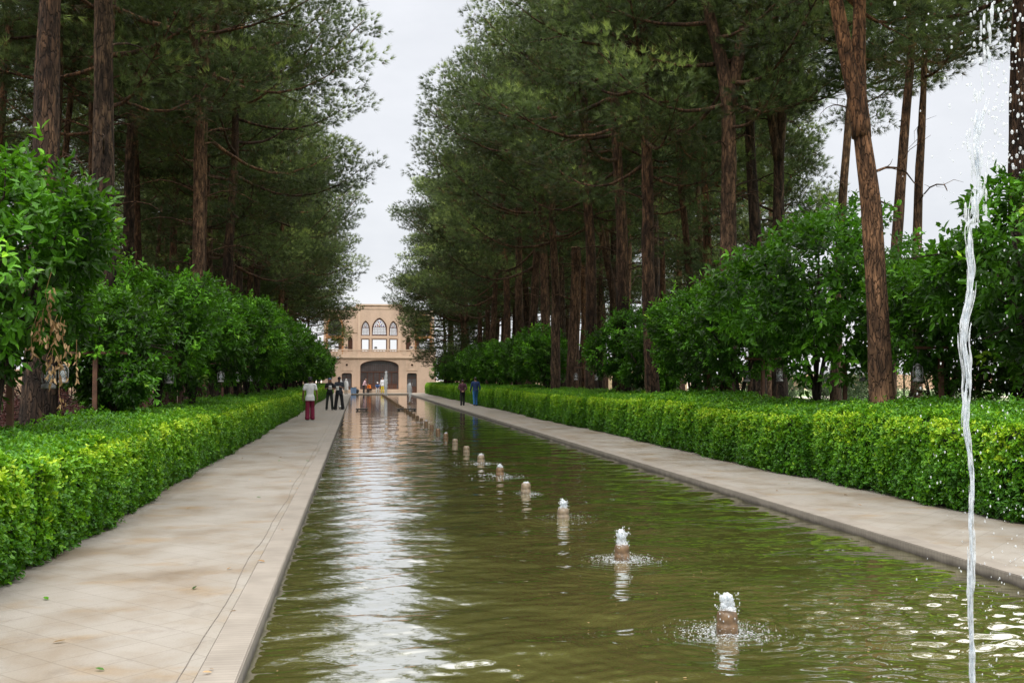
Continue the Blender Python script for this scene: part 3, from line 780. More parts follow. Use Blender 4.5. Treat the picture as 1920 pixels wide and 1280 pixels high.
# shrubs
def shrub(seed, mat, loc, label, group=None, rx=1.0, rz_=.55, zc=.6, n=500, leafL=.05, th=.15):
    me = citrus_meshes(seed, rx, rx, rz_, zc, n, th, 4, leafL)
    me[1].materials[0] = mat
    t = thing('shrub', label, 'shrub', (*loc, 0), 0, group); link('stems', me[0], t); link('foliage', me[1], t); return t
s0 = shrub(401, M['shrub_red'], (-8.2, 26.), 'dark red shrub behind the thick dark trunks at the left edge', 'red shrubs in the left grove', 1.5, .65, .75, 900, .05)
for k, (x, y, s) in enumerate([(-9.5, 21, 1.0), (-8.6, 31., 1.1), (-10.4, 28, 1.2), (-8.4, 37., 1.0), (-10.2, 36., 1.1), (-8.5, 44, 1.0)]):
    dup(s0, (x, y, 0), k*1.3, 'dark red shrub behind the thick dark trunks at the left edge', 'red shrubs in the left grove', s)
shrub(402, M['shrub'], (12.6, 19.6), 'grey-green leafy shrub right of the thick leaning trunk', None, .62, .5, .75, 420, .06)
s1 = shrub(403, M['shrub'], (20., 40.), 'pale green shrub on the lawn far beyond the right orange trees', 'pale shrubs on the right lawn', 1.6, 1.0, 1.1, 800, .09)
for k in range(16):
    x = rg.uniform(16, 62); y = rg.uniform(34, 84)+max(0, x-30)*.6
    dup(s1, (x, y, 0), k*1.1, 'pale green shrub on the lawn far beyond the right orange trees', 'pale shrubs on the right lawn', rg.uniform(.6, 1.3))
def sapling(seed, loc, label, h=2.4):
    rgs = np.random.RandomState(seed); g = Geo(); L = []
    for s in range(6):
        a = s*1.05+rgs.uniform(-.3, .3); sp = rgs.uniform(.3, .7)
        tt = np.linspace(0, 1, 6)
        p = np.column_stack([math.cos(a)*sp*tt**1.4, math.sin(a)*sp*tt**1.4, h*tt*rgs.uniform(.8, 1.05)])+rgs.normal(0, .02, (6, 3))*tt[:, None]
        g.tube(p, .034*(1-.7*tt), 6, True, .05); L.append(p)
    t = thing('sapling', label, 'small tree', (*loc, 0)); g.obj('stems', M['citrus_bark'], t, True)
    P = np.concatenate([p[3:] for p in L]); P = P[rgs.randint(len(P), size=900)]+rgs.normal(0, .24, (900, 3))
    d = unit(rgs.normal(0, 1, (900, 3))); l = rgs.uniform(.05, .09, 900)
    gg = Geo(); leaf_geo(gg, P, d, unit(rgs.normal(0, 1, (900, 3))), l, l*.4, rgs.uniform(.2, 1, 900)); gg.obj('crown', M['shrub'], t)
sapling(501, (11.9, 20.6), 'thin multi-stemmed sapling directly left of the thick leaning trunk behind the hedge')
sapling(502, (13.6, 17.4), 'thin multi-stemmed sapling right of the water jet behind the hedge')
sapling(503, (17.0, 31.5), 'thin pale multi-stemmed sapling farther back between two trunks on the right')

# low adobe garden walls at the far sides
def gwall(x0, x1, y0, y1, h, label):
    t = thing('garden_wall', label, 'garden wall', ((x0+x1)/2, (y0+y1)/2, 0))
    cx, cy = (x0+x1)/2, (y0+y1)/2
    Geo().box(x0-cx, x1-cx, y0-cy, y1-cy, -.1, h).obj('wall', M['adobe'], t)
    Geo().box(x0-cx-.06, x1-cx+.06, y0-cy-.06, y1-cy+.06, h+.002, h+.12).obj('coping', M['plaster_pale'], t)
gwall(10.5, 40, 126.4, 126.9, 2.6, 'tan mud wall running right from the building behind the pines')
gwall(-40, -5, 126.4, 126.9, 2.6, 'tan mud wall running left from the building behind the pines')
gwall(-40.5, -40, 0, 126, 2.8, 'long tan mud wall far to the left behind the grove')
gwall(60, 230, 165, 165.5, 2.2, 'long low tan wall at the far end of the right lawn')

# ------------------------------------------------------------------ lantern posts and lanterns
def lantern_proto(loc):
    t = thing('lantern', '', 'lantern', loc)
    Geo().lathe([(0,-.16),(.085,-.16),(.088,-.15),(.085,-.115),(.06,-.10),(.035,-.085),(.035,-.07),(0,-.07)], 16).obj('fuel_tank', M['steel'], t, True)
    Geo().lathe([(.032,-.07),(.052,-.045),(.058,-.01),(.050,.03),(.036,.06)], 16).obj('globe', M['glass'], t, True)
    Geo().lathe([(.05,.06),(.052,.075),(.036,.085),(.036,.12),(.048,.125),(.045,.14),(.02,.15),(0,.152)], 16).obj('cap', M['steel'], t, True)
    g = Geo()
    for s in (-1, 1):
        g.tube([(s*.072,0,-.12),(s*.088,0,-.06),(s*.090,0,.04),(s*.078,0,.10),(s*.04,0,.11)], .009, 6)
    g.obj('side_frame', M['steel'], t, True)
    a = np.linspace(0, PI, 9); Geo().tube(np.column_stack([.09*np.cos(a), 0*a, .06+.20*np.sin(a)]), .003, 5).obj('handle', M['black'], t)
    return t
lant = None
def post(x, y, h, label, half, lz, labels, rz=0.0, group=None, lgroup=None):
    global lant
    t = thing('lantern_post', label, 'wooden post', (x, y, 0), rz, group)
    rgp = np.random.RandomState(int(y*10))
    Geo().box(-.036, .036, -.036, .036, -.1, h).obj('post', M['wood'], t)
    g = Geo().box(-half-.05, half+.05, -.022, .022, h+.002, h+.045); g.obj('crossbar', M['wood'], t)
    g = Geo()
    for s in (-1, 1): g.tube([(s*half, 0, h), (s*half, 0, lz+.25)], .004, 5)
    g.obj('hook', M['black'], t)
    for s, lb in zip((-1, 1), labels):
        loc = (x+s*half*math.cos(rz), y+s*half*math.sin(rz), lz)
        if lant is None:
            lant = lo = lantern_proto(loc); lo['label'] = lb
        else: lo = dup(lant, loc, rgp.uniform(-.5, .5), lb)
        if lgroup: lo['group'] = lgroup
        elif 'group' in lo: del lo['group']
post(9.9, 17.05, 2.2, 'bare wooden lantern post just left of the water jet behind the right hedge', .42, 1.80, ['metal lantern hanging just right of the thick leaning trunk', 'metal lantern half hidden by the water jet'])
post(9.9, 20.7, 2.15, 'brown T-shaped lantern post left of the thick leaning trunk', .41, 1.80, ['metal lantern hanging left of the T-shaped post under the big orange tree', 'metal lantern half hidden by the thick leaning trunk'])
post(9.8, 24.9, 2.15, 'wooden lantern post second to the left of the thick leaning trunk', .42, 1.78, ['pale metal lantern under the big dense orange tree, left of its post', 'metal lantern deep under the big dense orange tree'])
ly = 29.0
for k in range(7):
    post(9.8, ly, 2.15, 'thin wooden lantern post farther along the right hedge', .42, 1.78, ['small metal lantern hanging along the right hedge']*2, 0, 'lantern posts along the right hedge', 'lanterns along the right hedge')
    ly += 4.1
post(-4.35, 14.3, 2.1, 'wooden lantern post nearest the left edge, standing in the hedge', .46, 1.73, ['lantern at the left edge hidden by leaves', 'metal lantern hanging below the dry leaves'])
post(-4.3, 18.5, 2.1, 'reddish wooden lantern post second from the left edge', .50, 1.78, ['metal lantern left of the second post from the left edge', 'metal lantern under the orange tree right of the second left post'])
ly = 22.8
for k in range(6):
    post(-4.3, ly, 2.1, 'thin wooden lantern post farther along the left hedge', .46, 1.75, ['small metal lantern hanging along the left hedge']*2, 0, 'lantern posts along the left hedge', 'lanterns along the left hedge')
    ly += 4.2

# ------------------------------------------------------------------ fountains
M['nozzle'] = plain('wet_stone', (.115,.068,.032), .45, 0, .5, 18, .5)
M['nozzle_pale'] = plain('lime_stone', (.17,.13,.085), .4, 0, .45, 18, .5)
def plume_mesh(seed, h, r, nd=60):
    rgp = np.random.RandomState(seed); g = Geo()
    z = np.linspace(0, h, 11); u = z/h
    rad = r*np.sqrt(np.clip(1-(u*1.01-.02)**3.2, 0.02, 1))*(.86+.14*np.sin(9*u+seed))
    P = np.column_stack([rgp.normal(0, .05*r, 11), rgp.normal(0, .05*r, 11), z])
    g.tube(P, rad, 16, True, .16, seed)
    for k in range(14):
        a = rgp.uniform(0, 6.28); zz = rgp.uniform(.05, 1)*h; q = r*rgp.uniform(.45, .9)*math.sqrt(max(.05, 1-(zz/h)**3))
        g.ball((q*math.cos(a), q*math.sin(a), zz), rgp.uniform(.16, .34)*r*np.array([1,1,1.3]), 8, 6)
    for k in range(nd):
        a = rgp.uniform(0, 6.28); q = r*rgp.uniform(.9, 1.5); zz = h*rgp.uniform(-.7, 1.08)
        g.ball((q*math.cos(a), q*math.sin(a), zz), rgp.uniform(.0025, .007)*np.array([1,1,1.4]), 5, 4)
    return g.mesh('water_plume', M['froth'], True)
def splash_mesh(seed, r0, r1, n, big=.0048):
    rgp = np.random.RandomState(seed); g = Geo()
    for k in range(n):
        a = rgp.uniform(0, 6.28); q = r0+(r1-r0)*abs(rgp.normal(0, .42)); s = rgp.uniform(.3, 1)**1.6*big
        flat = rgp.rand() < .7
        z = s*.35 if flat else rgp.uniform(.005, .06)*max(.1, 1-(q-r0)/(r1-r0))
        g.ball((q*math.cos(a), q*math.sin(a), z), (s*(1.7 if flat else .7), s*(1.7 if flat else .7), s*(.55 if flat else .9)), 6, 4)
    return g.mesh('splash', M['drop'], True)
def nozzle_mesh(seed, r=.075, h=.155, pale=False):
    rgp = np.random.RandomState(seed)
    g = Geo().lathe([(r*.98,-.4),(r,.0),(r*1.03,.02),(r*1.0,.055),(r*.93,.06),(r*.97,.075),(r*.98,h*.7),(r*.9,h*.87),(r*.68,h*.97),(r*.3,h),(0,h*.99)], 18)
    return g.mesh('nozzle', M['nozzle_pale' if pale else 'nozzle'], True)
NZ, NZP = nozzle_mesh(1), nozzle_mesh(2, .078, .155, True)
PLB = {1: (.135, .062), 2: (.165, .056), 3: (.115, .052), 4: (.03, .045), 5: (.085, .05), 6: (.055, .05), 9: (.05, .04), 12: (.07, .05)}
SPL = [splash_mesh(30+k, .085, [.50, .42, .55, .30][k], [1000, 900, 700, 400][k]) for k in range(4)]
SPF = splash_mesh(40, .08, .6, 260, .008)
FLAB = {1: 'stone fountain nozzle with frothy water cap, closest to the camera', 2: 'stone fountain nozzle with a tall pointed froth, second from the bottom of the photo', 3: 'stone fountain nozzle with a ring of drops, third from the bottom of the photo',
        4: 'domed stone fountain nozzle with almost no froth', 5: 'stone fountain nozzle with white froth and a wide splash, just beyond the domed one', 6: 'small stone fountain nozzle with a low white cap, sixth from the bottom of the photo'}
fproto = None
for k, fy in enumerate(FY):
    if k == 0: continue
    near = k <= 6
    lab = FLAB.get(k, 'small stone fountain nozzle in the distant part of the row' if k < 16 else 'tiny dark fountain nozzle near the far end of the pool')
    t = thing('fountain', lab, 'fountain', (FX, fy, WZ), 0, None if near else ('distant fountain nozzles' if k < 16 else 'far fountain nozzles'))
    o = link('nozzle', NZP if k in (3, 4, 6, 7, 8) else NZ, t)
    o.scale = (1, 1, [1, 1.0, 1.0, .97, 1.1, 1.05, 1.1][k] if near else 1.1)
    if k in PLB:
        h, r = PLB[k]
        p = link('water_plume', plume_mesh(50+k, h, r, 70 if k < 4 else 20), t); p.location = (0, 0, .135 if k != 4 else .145)
    if k in (1, 2, 3, 4):
        s = link('splash', SPL[k-1], t); s['kind'] = 'stuff'
    elif k in (5, 6, 13):
        s = link('splash', SPF, t); s['kind'] = 'stuff'
# far standing jets
def far_jet(loc, h, label, seed):
    rgp = np.random.RandomState(seed)
    t = thing('fountain', label, 'fountain', (*loc, WZ)); link('nozzle', NZ, t)
    g = Geo(); z = np.linspace(.15, h, 12)
    g.tube(np.column_stack([rgp.normal(0, .02, 12), rgp.normal(0, .02, 12), z]), .05+.10*np.sin(np.clip((z-.2)/h, 0, 1)*PI*.9)**2, 10, True, .18, seed)
    for q in range(90):
        zz = rgp.uniform(.1, h*1.05); rr = .12+.10*rgp.rand(); a = rgp.uniform(0, 6.28)
        g.ball((rr*math.cos(a), rr*math.sin(a), zz), rgp.uniform(.012, .03), 5, 4)
    g.obj('water_jet', M['froth'], t, True)
far_jet((3.63, 75.0), 1.45, 'single white water jet standing right of the fountain row in the far pool', 61)
far_jet((FX+.25, 108.2), 2.5, 'tallest white water jet in front of the building door', 62)
far_jet((FX+.1, 102.0), 1.7, 'shorter white water jet left of the tallest one before the building door', 63)
# tall near jet
jy = 4.28
t = thing('fountain', 'tall thin water jet rising the full height of the photo at the right', 'fountain', (FX, jy, WZ))
link('nozzle', NZ, t)
rgj = np.random.RandomState(77); g = Geo()
def jetx(z): return .010*math.sin(2.3*z+.6)+.005*math.sin(6.1*z)+.006*z+.003*z*z+.012*math.sin(15*z)*min(1, max(0, (z-.9)/1.1))+.05*max(0, z-2.2)**1.5
for s in range(150):
    zc = rgj.uniform(.05, 2.98); L = rgj.uniform(.10, .42)*(1 if zc < 2.2 else .55); lo, hi = max(.02, zc-L/2), min(3.05, zc+L/2)
    if hi-lo < .05: continue
    z = np.arange(lo, hi+.011, .022); u = np.linspace(0, 1, len(z)); am = .0022+.0052*min(1, zc/2.0)**1.3
    ox, oy = rgj.normal(0, am, 2); dx = rgj.normal(0, am*1.2)
    x = np.array([jetx(q) for q in z])+ox+dx*u+.3*am*np.sin(z*40+s); yv = .010*np.sin(z*4)+oy+.3*am*np.cos(z*33+s)
    rad = rgj.uniform(.0022, .0048)*(.15+np.sin(PI*u)**.6)*(1+.3*np.sin(z*60+s))
    g.tube(np.column_stack([x, yv, z]), rad, 7, True, .12, s)
for q in range(46):                                       # the broken head of the jet
    zz = rgj.uniform(2.5, 3.4); L = rgj.uniform(.012, .05)
    c = np.array([jetx(zz)+rgj.normal(0, .022), rgj.normal(0, .03), zz])
    g.ball(c, (rgj.uniform(.0035, .008), rgj.uniform(.0035, .008), L), 8, 6)
g.obj('water_jet', M['froth'], t, True)
g = Geo()
for q in range(520):                                      # drops thrown out around the head
    zz = rgj.uniform(2.7, 4.1); sp = .07+.12*(zz-2.7)
    g.ball((jetx(zz)+.10+rgj.normal(0, sp), rgj.normal(0, sp), zz), rgj.uniform(.002, .0075)*np.array([1, 1, rgj.uniform(1, 1.8)]), 6, 5)
for q in range(420):                                      # and falling back
    zz = rgj.uniform(.05, 3.0); g.ball((jetx(zz)+.07+rgj.normal(0, .13), rgj.normal(0, .15), zz), rgj.uniform(.0012, .0038)*np.array([1, 1, 1.7]), 5, 4)
for q in range(60):
    g.ball((.33+rgj.normal(0, .06), rgj.normal(0, .08), 1.02+rgj.normal(0, .07)), rgj.uniform(.002, .006), 5, 4)
d = g.obj('water_drops', M['drop'], t, True); d['kind'] = 'stuff'
s = link('splash', splash_mesh(44, .05, .9, 500, .009), t); s['kind'] = 'stuff'

# dark slabs standing just above the water
for (x0, x1, y, lab) in ((-.08, .60, 60.4, 'thin dark slab lying low on the water near the left pool edge'), (2.2, 3.28, 60.0, 'longer thin dark slab across the fountain row')):
    t = thing('stone_slab', lab, 'slab', ((x0+x1)/2, y, WZ)); w = (x1-x0)/2
    Geo().box(-w, w, -.25, .25, .03, .11).obj('slab_top', M['slab'], t)
    g = Geo(); g.box(-w+.05, -w+.15, -.2, .2, -.4, .029); g.box(w-.15, w-.05, -.2, .2, -.4, .029); g.obj('support', M['slab'], t)

# specks floating on the water, leaves on the paths
rgl = np.random.RandomState(9); g = Geo(); m = 420
yy = 6+40*rgl.rand(m)**1.6; xx = rgl.uniform(XL+.1, XR-.1, m); 
P = np.column_stack([xx, yy, np.full(m, WZ+.012)]); d = unit(np.column_stack([rgl.normal(0, 1, m), rgl.normal(0, 1, m), 0*xx])); L = rgl.uniform(.008, .026, m)
leaf_geo(g, P, d, np.tile([0., 0, 1], (m, 1)), L, L*.6, rgl.rand(m), 0, .05)
tag(g.obj('floating_specks', M['dry']), 'tiny tan leaf specks drifting on the pool', 'leaf litter', kind='stuff')
lm = []
for k, mt in enumerate(('dry', 'citrus', 'dry')):
    g = Geo(); leaf_geo(g, np.zeros((1, 3)), np.array([[1., 0, 0]]), np.array([[0, .2, 1.]]), np.array([.075]), np.array([.035]), np.array([.8-.3*k]), -.15, .25); lm.append(g.mesh('fallen_leaf', M[mt]))
for k in range(30):
    left = rgl.rand() < .72
    x = rgl.uniform(-2.75, -.75) if left else rgl.uniform(5.9, 7.5); y = 6.3+26*rgl.rand()**1.5+(0 if left else 6)
    o = link('fallen_leaf', lm[k % 3], None); o.location = (x, y, .008 if x < -.91 or x > 5.87 else .02); o.rotation_euler = (0, 0, rgl.uniform(0, 6.28)); o.scale = (rgl.uniform(.5, 1.1),)*3
    gi = 'green leaf' if k % 3 == 1 else 'dry tan leaf'
    tag(o, gi+' fallen on the '+('left' if left else 'right')+' stone path', 'fallen leaf', gi+'s on the '+('left' if left else 'right')+' path')
M['cable'] = plain('grey_cable', (.15,.13,.11), .9)
y = np.arange(-2, 117, .22); rc = np.random.RandomState(4); w = rc.normal(0, .012, len(y)).cumsum(); w -= np.linspace(w[0], w[-1], len(y)); w = w*.35
tag(Geo().tube(np.column_stack([-.975+w+.012*np.sin(y*1.7), y, 0*y+.003]), .003, 6).obj('cable', M['cable']), 'thin dark cable lying along the joint of the left path and the pool coping', 'cable')

# ------------------------------------------------------------------ people
def fused(name, geo, mat, voxel, smooth=3):
    me = geo.mesh(name+'_raw', mat, True)
    o = bpy.data.objects.new('tmp', me); col.objects.link(o)
    m = o.modifiers.new('r', 'REMESH'); m.mode = 'VOXEL'; m.voxel_size = voxel; m.use_smooth_shade = True
    s = o.modifiers.new('s', 'SMOOTH'); s.factor = .5; s.iterations = smooth
    dg = bpy.context.evaluated_depsgraph_get(); dg.update()
    out = bpy.data.meshes.new_from_object(o.evaluated_get(dg)); out.name = name
    if not out.materials: out.materials.append(mat)
    bpy.data.objects.remove(o); bpy.data.meshes.remove(me)
    out.polygons.foreach_set('use_smooth', np.ones(len(out.polygons), bool))
    return out
def limb(g, P, r, n=12):
    P = np.asarray(P, float); m = (len(P)-1)*4+1
    t = np.linspace(0, 1, len(P)); tt = np.linspace(0, 1, m)
    Q = np.column_stack([np.interp(tt, t, P[:, c]) for c in range(3)]); rr = np.interp(tt, t, r)
    g.tube(Q, rr, n); g.ball(Q[0], rr[0]*.99, 12, 8); g.ball(Q[-1], rr[-1]*.99, 12, 8)
    for k in range(1, len(P)-1): g.ball(P[k], r[k]*1.0, 12, 8)
def loft(g, rings, n=20):
    """rings: (x,y,z,rx,ry) elliptical sections stacked upward"""
    a = np.linspace(0, 2*PI, n, endpoint=False); m = len(rings)
    V = [(x+rx*math.cos(t), y+ry*math.sin(t), z) for x, y, z, rx, ry in rings for t in a]
    Q = [(i*n+j, i*n+(j+1) % n, (i+1)*n+(j+1) % n, (i+1)*n+j) for i in range(m-1) for j in range(n)]
    V += [rings[0][:3], rings[-1][:3]]
    T = [(m*n, (j+1) % n, j) for j in range(n)]+[(m*n+1, (m-1)*n+j, (m-1)*n+(j+1) % n) for j in range(n)]
    g.add(V, Q, T)
V3 = lambda *a: np.array(a, float)
SK = {}
def cloth(c, rough=.85):
    k = ('cloth',)+c
    if k not in SK:
        SK[k] = plain('cloth_%d' % len(SK), c, rough, 0, .12, 9, .25)
    return SK[k]
M['skin'] = plain('skin', (.30,.16,.10), .5, 0, .08)
M['skin_dark'] = plain('tanned_skin', (.20,.105,.065), .5, 0, .08)
M['hair'] = plain('dark_hair', (.012,.009,.008), .5, 0, .3, 40)
M['eye'] = plain('eye_dark', (.02,.015,.012), .2)
M['lips'] = plain('lips', (.25,.08,.07), .5)
def person(label, loc, rz, height, shirt, trousers, shoes=(.02,.02,.02), pose='stand', sleeve='short', headwear=None, hair='short', fine=True, female=False, hold=None, skin='skin', slim=1.0, feet=(.11, .11), stride=0.0, lean=0.0, tilt=0.0, hem=.80, loose=0.0):
    t = thing('person', label, 'person', loc, rz, None, height/1.72)
    vx = .0075 if fine else .014
    sw = .168 if female else .185
    sit = pose in ('sit', 'crouch')
    hz = {'sit': .47, 'crouch': .44}.get(pose, .93)
    def T(p):                                  # trunk point leaned about the hip
        x, y, z = p; dz = z-.93; a = lean
        return V3(x, y*math.cos(a)+dz*math.sin(a), hz+dz*math.cos(a)-y*math.sin(a))
    body, top, low = Geo(), Geo(), Geo()
    def rings(g, L, inf=0.):
        out = []
        for z, rx, ry in L:
            c = T((0, 0, z)); out.append((c[0], c[1], c[2], (rx*slim+inf), (ry*slim+inf)))
        loft(g, out)
    torso = [(.86,.150,.105), (.94,.168,.118), (1.04,.145,.105), (1.18,.155,.112), (1.31,.172,.115), (1.39,.160,.10), (1.445,.105,.075), (1.475,.062,.060)]
    if female: torso = [(.86,.155,.108), (.94,.168,.118), (1.06,.122,.092), (1.18,.135,.105), (1.29,.150,.128), (1.38,.142,.095), (1.44,.095,.07), (1.475,.056,.055)]
    rings(body, torso)
    hc = T((0, .015, 1.61))
    limb(body, [T((0,0,1.44)), T((0,.01,1.54))], [.058, .054])
    def head(p):                                # head turned down by tilt
        x, y, z = p; return hc+V3(x, y*math.cos(tilt)+z*math.sin(tilt), z*math.cos(tilt)-y*math.sin(tilt))
    for (p, r) in (((0,-.005,.02), (.076,.094,.095)), ((0,.022,-.055), (.056,.066,.062)), ((0,.088,-.012), (.013,.018,.024)), ((.076,0,-.01), (.012,.022,.032)), ((-.076,0,-.01), (.012,.022,.032))):
        body.ball(head(p), r, 18, 14)
    # legs
    for s, f in ((-1, feet[0]), (1, feet[1])):
        hip = V3(s*.088, 0, hz-.02)
        if pose == 'sit': kn, an = V3(s*.13, .42, .49), V3(s*.12, .40, .085)
        elif pose == 'crouch': kn, an = V3(s*.15, .36, .50), V3(s*.13, .22, .085)
        else:
            fy = s*stride; an = V3(s*f, fy, .085+(.04 if fy < -.1 else 0)); kn = (hip+an)/2+V3(0, .03+.03*(fy > 0), .02)
        limb(body, [hip, kn, kn*.6+an*.4+V3(0,-.012,0), an], [.088*slim, .056, .052, .038])
        limb(body, [an+V3(0,-.03,-.04), an+V3(0,.06,-.05), an+V3(s*.012,.16,-.062)], [.036, .034, .024])
        e = .012+loose
        limb(low, [hip, kn, an*.85+kn*.15, an+V3(0,0,.0)], [.095*slim+e*.4, .060+e, .048+e*1.5, .052+e*1.7])
        sh = Geo(); limb(sh, [an+V3(0,-.035,-.042), an+V3(0,.06,-.048), an+V3(s*.014,.175,-.058)], [.043, .042, .030])
        sh.box(an[0]-.042, an[0]+.042, an[1]-.075, an[1]+.19, an[2]-.085, an[2]-.055)
        link('shoe', fused('shoe', sh, cloth(shoes, .5), vx*1.2, 2), t)
    rings(low, [(.80,.10,.08), (.87,.162,.112), (.95,.172,.122), (1.0,.158,.112)], .010)
    if not sit: pass
    # arms
    for s in (-1, 1):
        sho = T((s*sw, 0, 1.405))
        if pose == 'behind': el, wr, fd = V3(s*.265, -.10, 1.13), V3(s*.05, -.19, .955), V3(-s*.9, -.1, -.4)
        elif pose == 'hold' and (hold == 'both' or (hold == 'right' and s == 1)): el, wr, fd = V3(s*.245, .03, 1.13), V3(s*.085, .25, 1.19), V3(-s*.7, .5, .3)
        elif pose == 'hold': el, wr, fd = V3(s*.25, .02, 1.12), V3(s*.16, .22, 1.05), V3(-s*.6, .6, .0)
        elif sit: el, wr, fd = T((s*.23, .16, 1.17)), V3(s*.10, .38, hz+.10), V3(-s*.3, .8, -.4)
        else: el, wr, fd = V3(s*.262, -.02, 1.14), V3(s*.285, .05-s*stride*.5, .90), V3(0, .12, -1)
        if pose == 'lean': el, wr, fd = T((s*.24, .08, 1.14)), T((s*.14, .28, 1.02)), V3(0, .6, -.6)
        fd = fd/np.linalg.norm(fd)
        limb(body, [sho, el, wr], [.050, .039, .027])
        # palm, four unequal curled fingers and a thumb
        sd = np.cross(fd, V3(s*1., .2, .1)); sd /= np.linalg.norm(sd); nr = np.cross(sd, fd)
        if nr[0]*s > 0: nr = -nr
        pc = wr+fd*.052
        limb(body, [wr, wr+fd*.03, wr+fd*.085], [.025, .030, .030])
        for q, ln in enumerate((.070, .078, .072, .056)):
            b0 = wr+fd*.088+sd*(.027-.018*q); b1 = b0+fd*ln*.5+nr*.010; b2 = b1+fd*ln*.38+nr*.024
            limb(body, [b0-fd*.012, b1, b2], [.0095, .009, .0078], 8)
        b0 = wr+fd*.03+sd*.026; b1 = b0+fd*.032+sd*.022+nr*.012; limb(body, [b0, b1, b1+fd*.028+nr*.012], [.0115, .0105, .009], 8)
        if sleeve == 'short': lo = sho+(el-sho)*.62; limb(top, [sho, lo], [.066, .066])
        else: limb(top, [sho, el, el+(wr-el)*.93], [.064, .053, .040])
        limb(top, [T((s*.06, 0, 1.42)), sho], [.066, .062])
    fl = .012+.014*(hem < .82)
    tr = [(hem, torso[0][1]+.026+fl+loose*.7, torso[0][2]+.03+loose)]+[(max(z, hem+.03), rx+.014+(.010+loose*.5)*(z < 1.0), ry+.014+(.014+loose)*(z < 1.0)) for z, rx, ry in torso[1:6]]+[(1.445,.108,.085), (1.47,.074,.072)]
    if not sit: rings(top, tr)
    else: rings(top, [(.90,.185,.135)]+tr[2:])
    link('body', fused('body', body, M[skin], vx, 3), t)
    link('trousers', fused('trousers', low, cloth(trousers), vx*1.3, 4), t)
    link('shirt', fused('shirt', top, cloth(shirt), vx*1.3, 4), t)
    # hair and headwear
    hg = Geo()
    hg.ball(head((0,-.022,.038)), (.084,.094,.092), 18, 14)
    if hair == 'long':
        c = head((0,-.03,0)); loft(hg, [(c[0], c[1]-.03, c[2]-.30, .10, .045), (c[0], c[1]-.025, c[2]-.18, .112, .06), (c[0], c[1]-.01, c[2]-.05, .096, .075), (c[0], c[1], c[2]+.05, .085, .08)])
    if headwear != 'veil': link('hair', fused('hair', hg, M['hair'], vx*1.3, 2), t)
    if headwear in ('cap', 'cap_back', 'white_hat'):
        mt = cloth((.012,.012,.013)) if headwear != 'white_hat' else cloth((.75,.75,.74))
        cg = Geo(); d = -1 if headwear == 'cap_back' else 1
        cg.ball(head((0,-.012,.060)), (.092,.106,.082), 18, 12)
        c = head((0, .10*d, .050)); cg.ball(c, (.070,.085,.010), 16, 6)
        if headwear == 'cap_back': cg.ball(head((0,-.06,-.005)), (.070,.055,.075), 14, 10)
        link('cap', fused('cap', cg, mt, vx*1.2, 2), t)
        if headwear == 'cap_back':
            Geo().ball(head((0,-.118,.03)), (.016,.006,.012), 10, 8).obj('badge', M['white'], t, True)
    if headwear == 'goggles':
        gg = Geo(); 
        a = np.linspace(R(20), R(160), 12); p = np.array([head((.088*math.cos(q), .092*math.sin(q)-.005, .088)) for q in a])
        gg.tube(p, .020, 8)
        gm, nt, b = nmat('blue_mirror'); b.inputs['Base Color'].default_value = (.03,.22,.75,1); b.inputs['Roughness'].default_value = .12; b.inputs['Metallic'].default_value = .5
        o = gg.obj('sunglasses', gm, t, True)
        for s in (-1, 1): Geo().ball(head((s*.035,.095,.088)), (.018,.010,.012), 10, 8).obj('lens', M['white'], o, True)
    if headwear == 'veil':
        vg = Geo(); vg.ball(head((0,-.02,.02)), (.100,.112,.125), 16, 12)
        loft(vg, [(0,-.01,hem-.35,.27,.22), (0,-.01,1.0,.25,.20), (0,-.01,1.25,.235,.17), (0,-.01,1.40,.20,.13), (0,-.02,1.50,.115,.10), (0,-.01,1.60,.10,.105)])
        link('veil', fused('veil', vg, cloth((.70,.70,.72)), .018, 3), t)
    if fine and headwear != 'cap_back' and pose == 'hold':
        for s in (-1, 1): Geo().ball(head((s*.031,.080,.012)), (.011,.006,.007), 10, 8).obj('eye', M['eye'], t, True)
        Geo().ball(head((0,.084,-.055)), (.022,.006,.007), 10, 6).obj('mouth', M['lips'], t, True)
    return t
person('man walking away in white T-shirt, baggy maroon trousers and black backwards cap', (-1.91, 44.4, 0), .05, 1.74, (.78,.78,.80), (.20,.012,.045), (.02,.015,.015), 'walk', 'short', 'cap_back', skin='skin_dark', slim=.90, stride=.07, hem=.78, loose=.018, feet=(.10,.10))
person('woman in black top and dark leggings with blue mirrored glasses on her head', (-1.48, 58.6, 0), PI-.1, 1.70, (.014,.014,.015), (.022,.030,.026), (.03,.03,.03), 'hold', 'short', 'goggles', 'long', female=True, hold='both', feet=(.16,.16), slim=.95, hem=.84)
person('man in dark T-shirt, black trousers and black cap, looking down', (-.97, 58.5, 0), PI+.15, 1.76, (.035,.042,.055), (.012,.012,.014), (.012,.012,.012), 'hold', 'short', 'cap', hold='both', skin='skin_dark', feet=(.20,.20), tilt=.45, hem=.82, loose=.015)
person('man in maroon shirt and black trousers walking away with hands behind his back', (6.51, 66.5, 0), .02, 1.62, (.060,.018,.030), (.008,.008,.010), (.01,.01,.01), 'behind', 'long', None, feet=(.09,.09), stride=.05, hem=.92)
person('taller man in navy shirt and blue jeans walking away beside the right hedge', (7.2, 65.4, 0), .08, 1.76, (.012,.035,.12), (.03,.14,.36), (.01,.01,.01), 'walk', 'long', None, feet=(.09,.09), stride=.11, hem=.90)
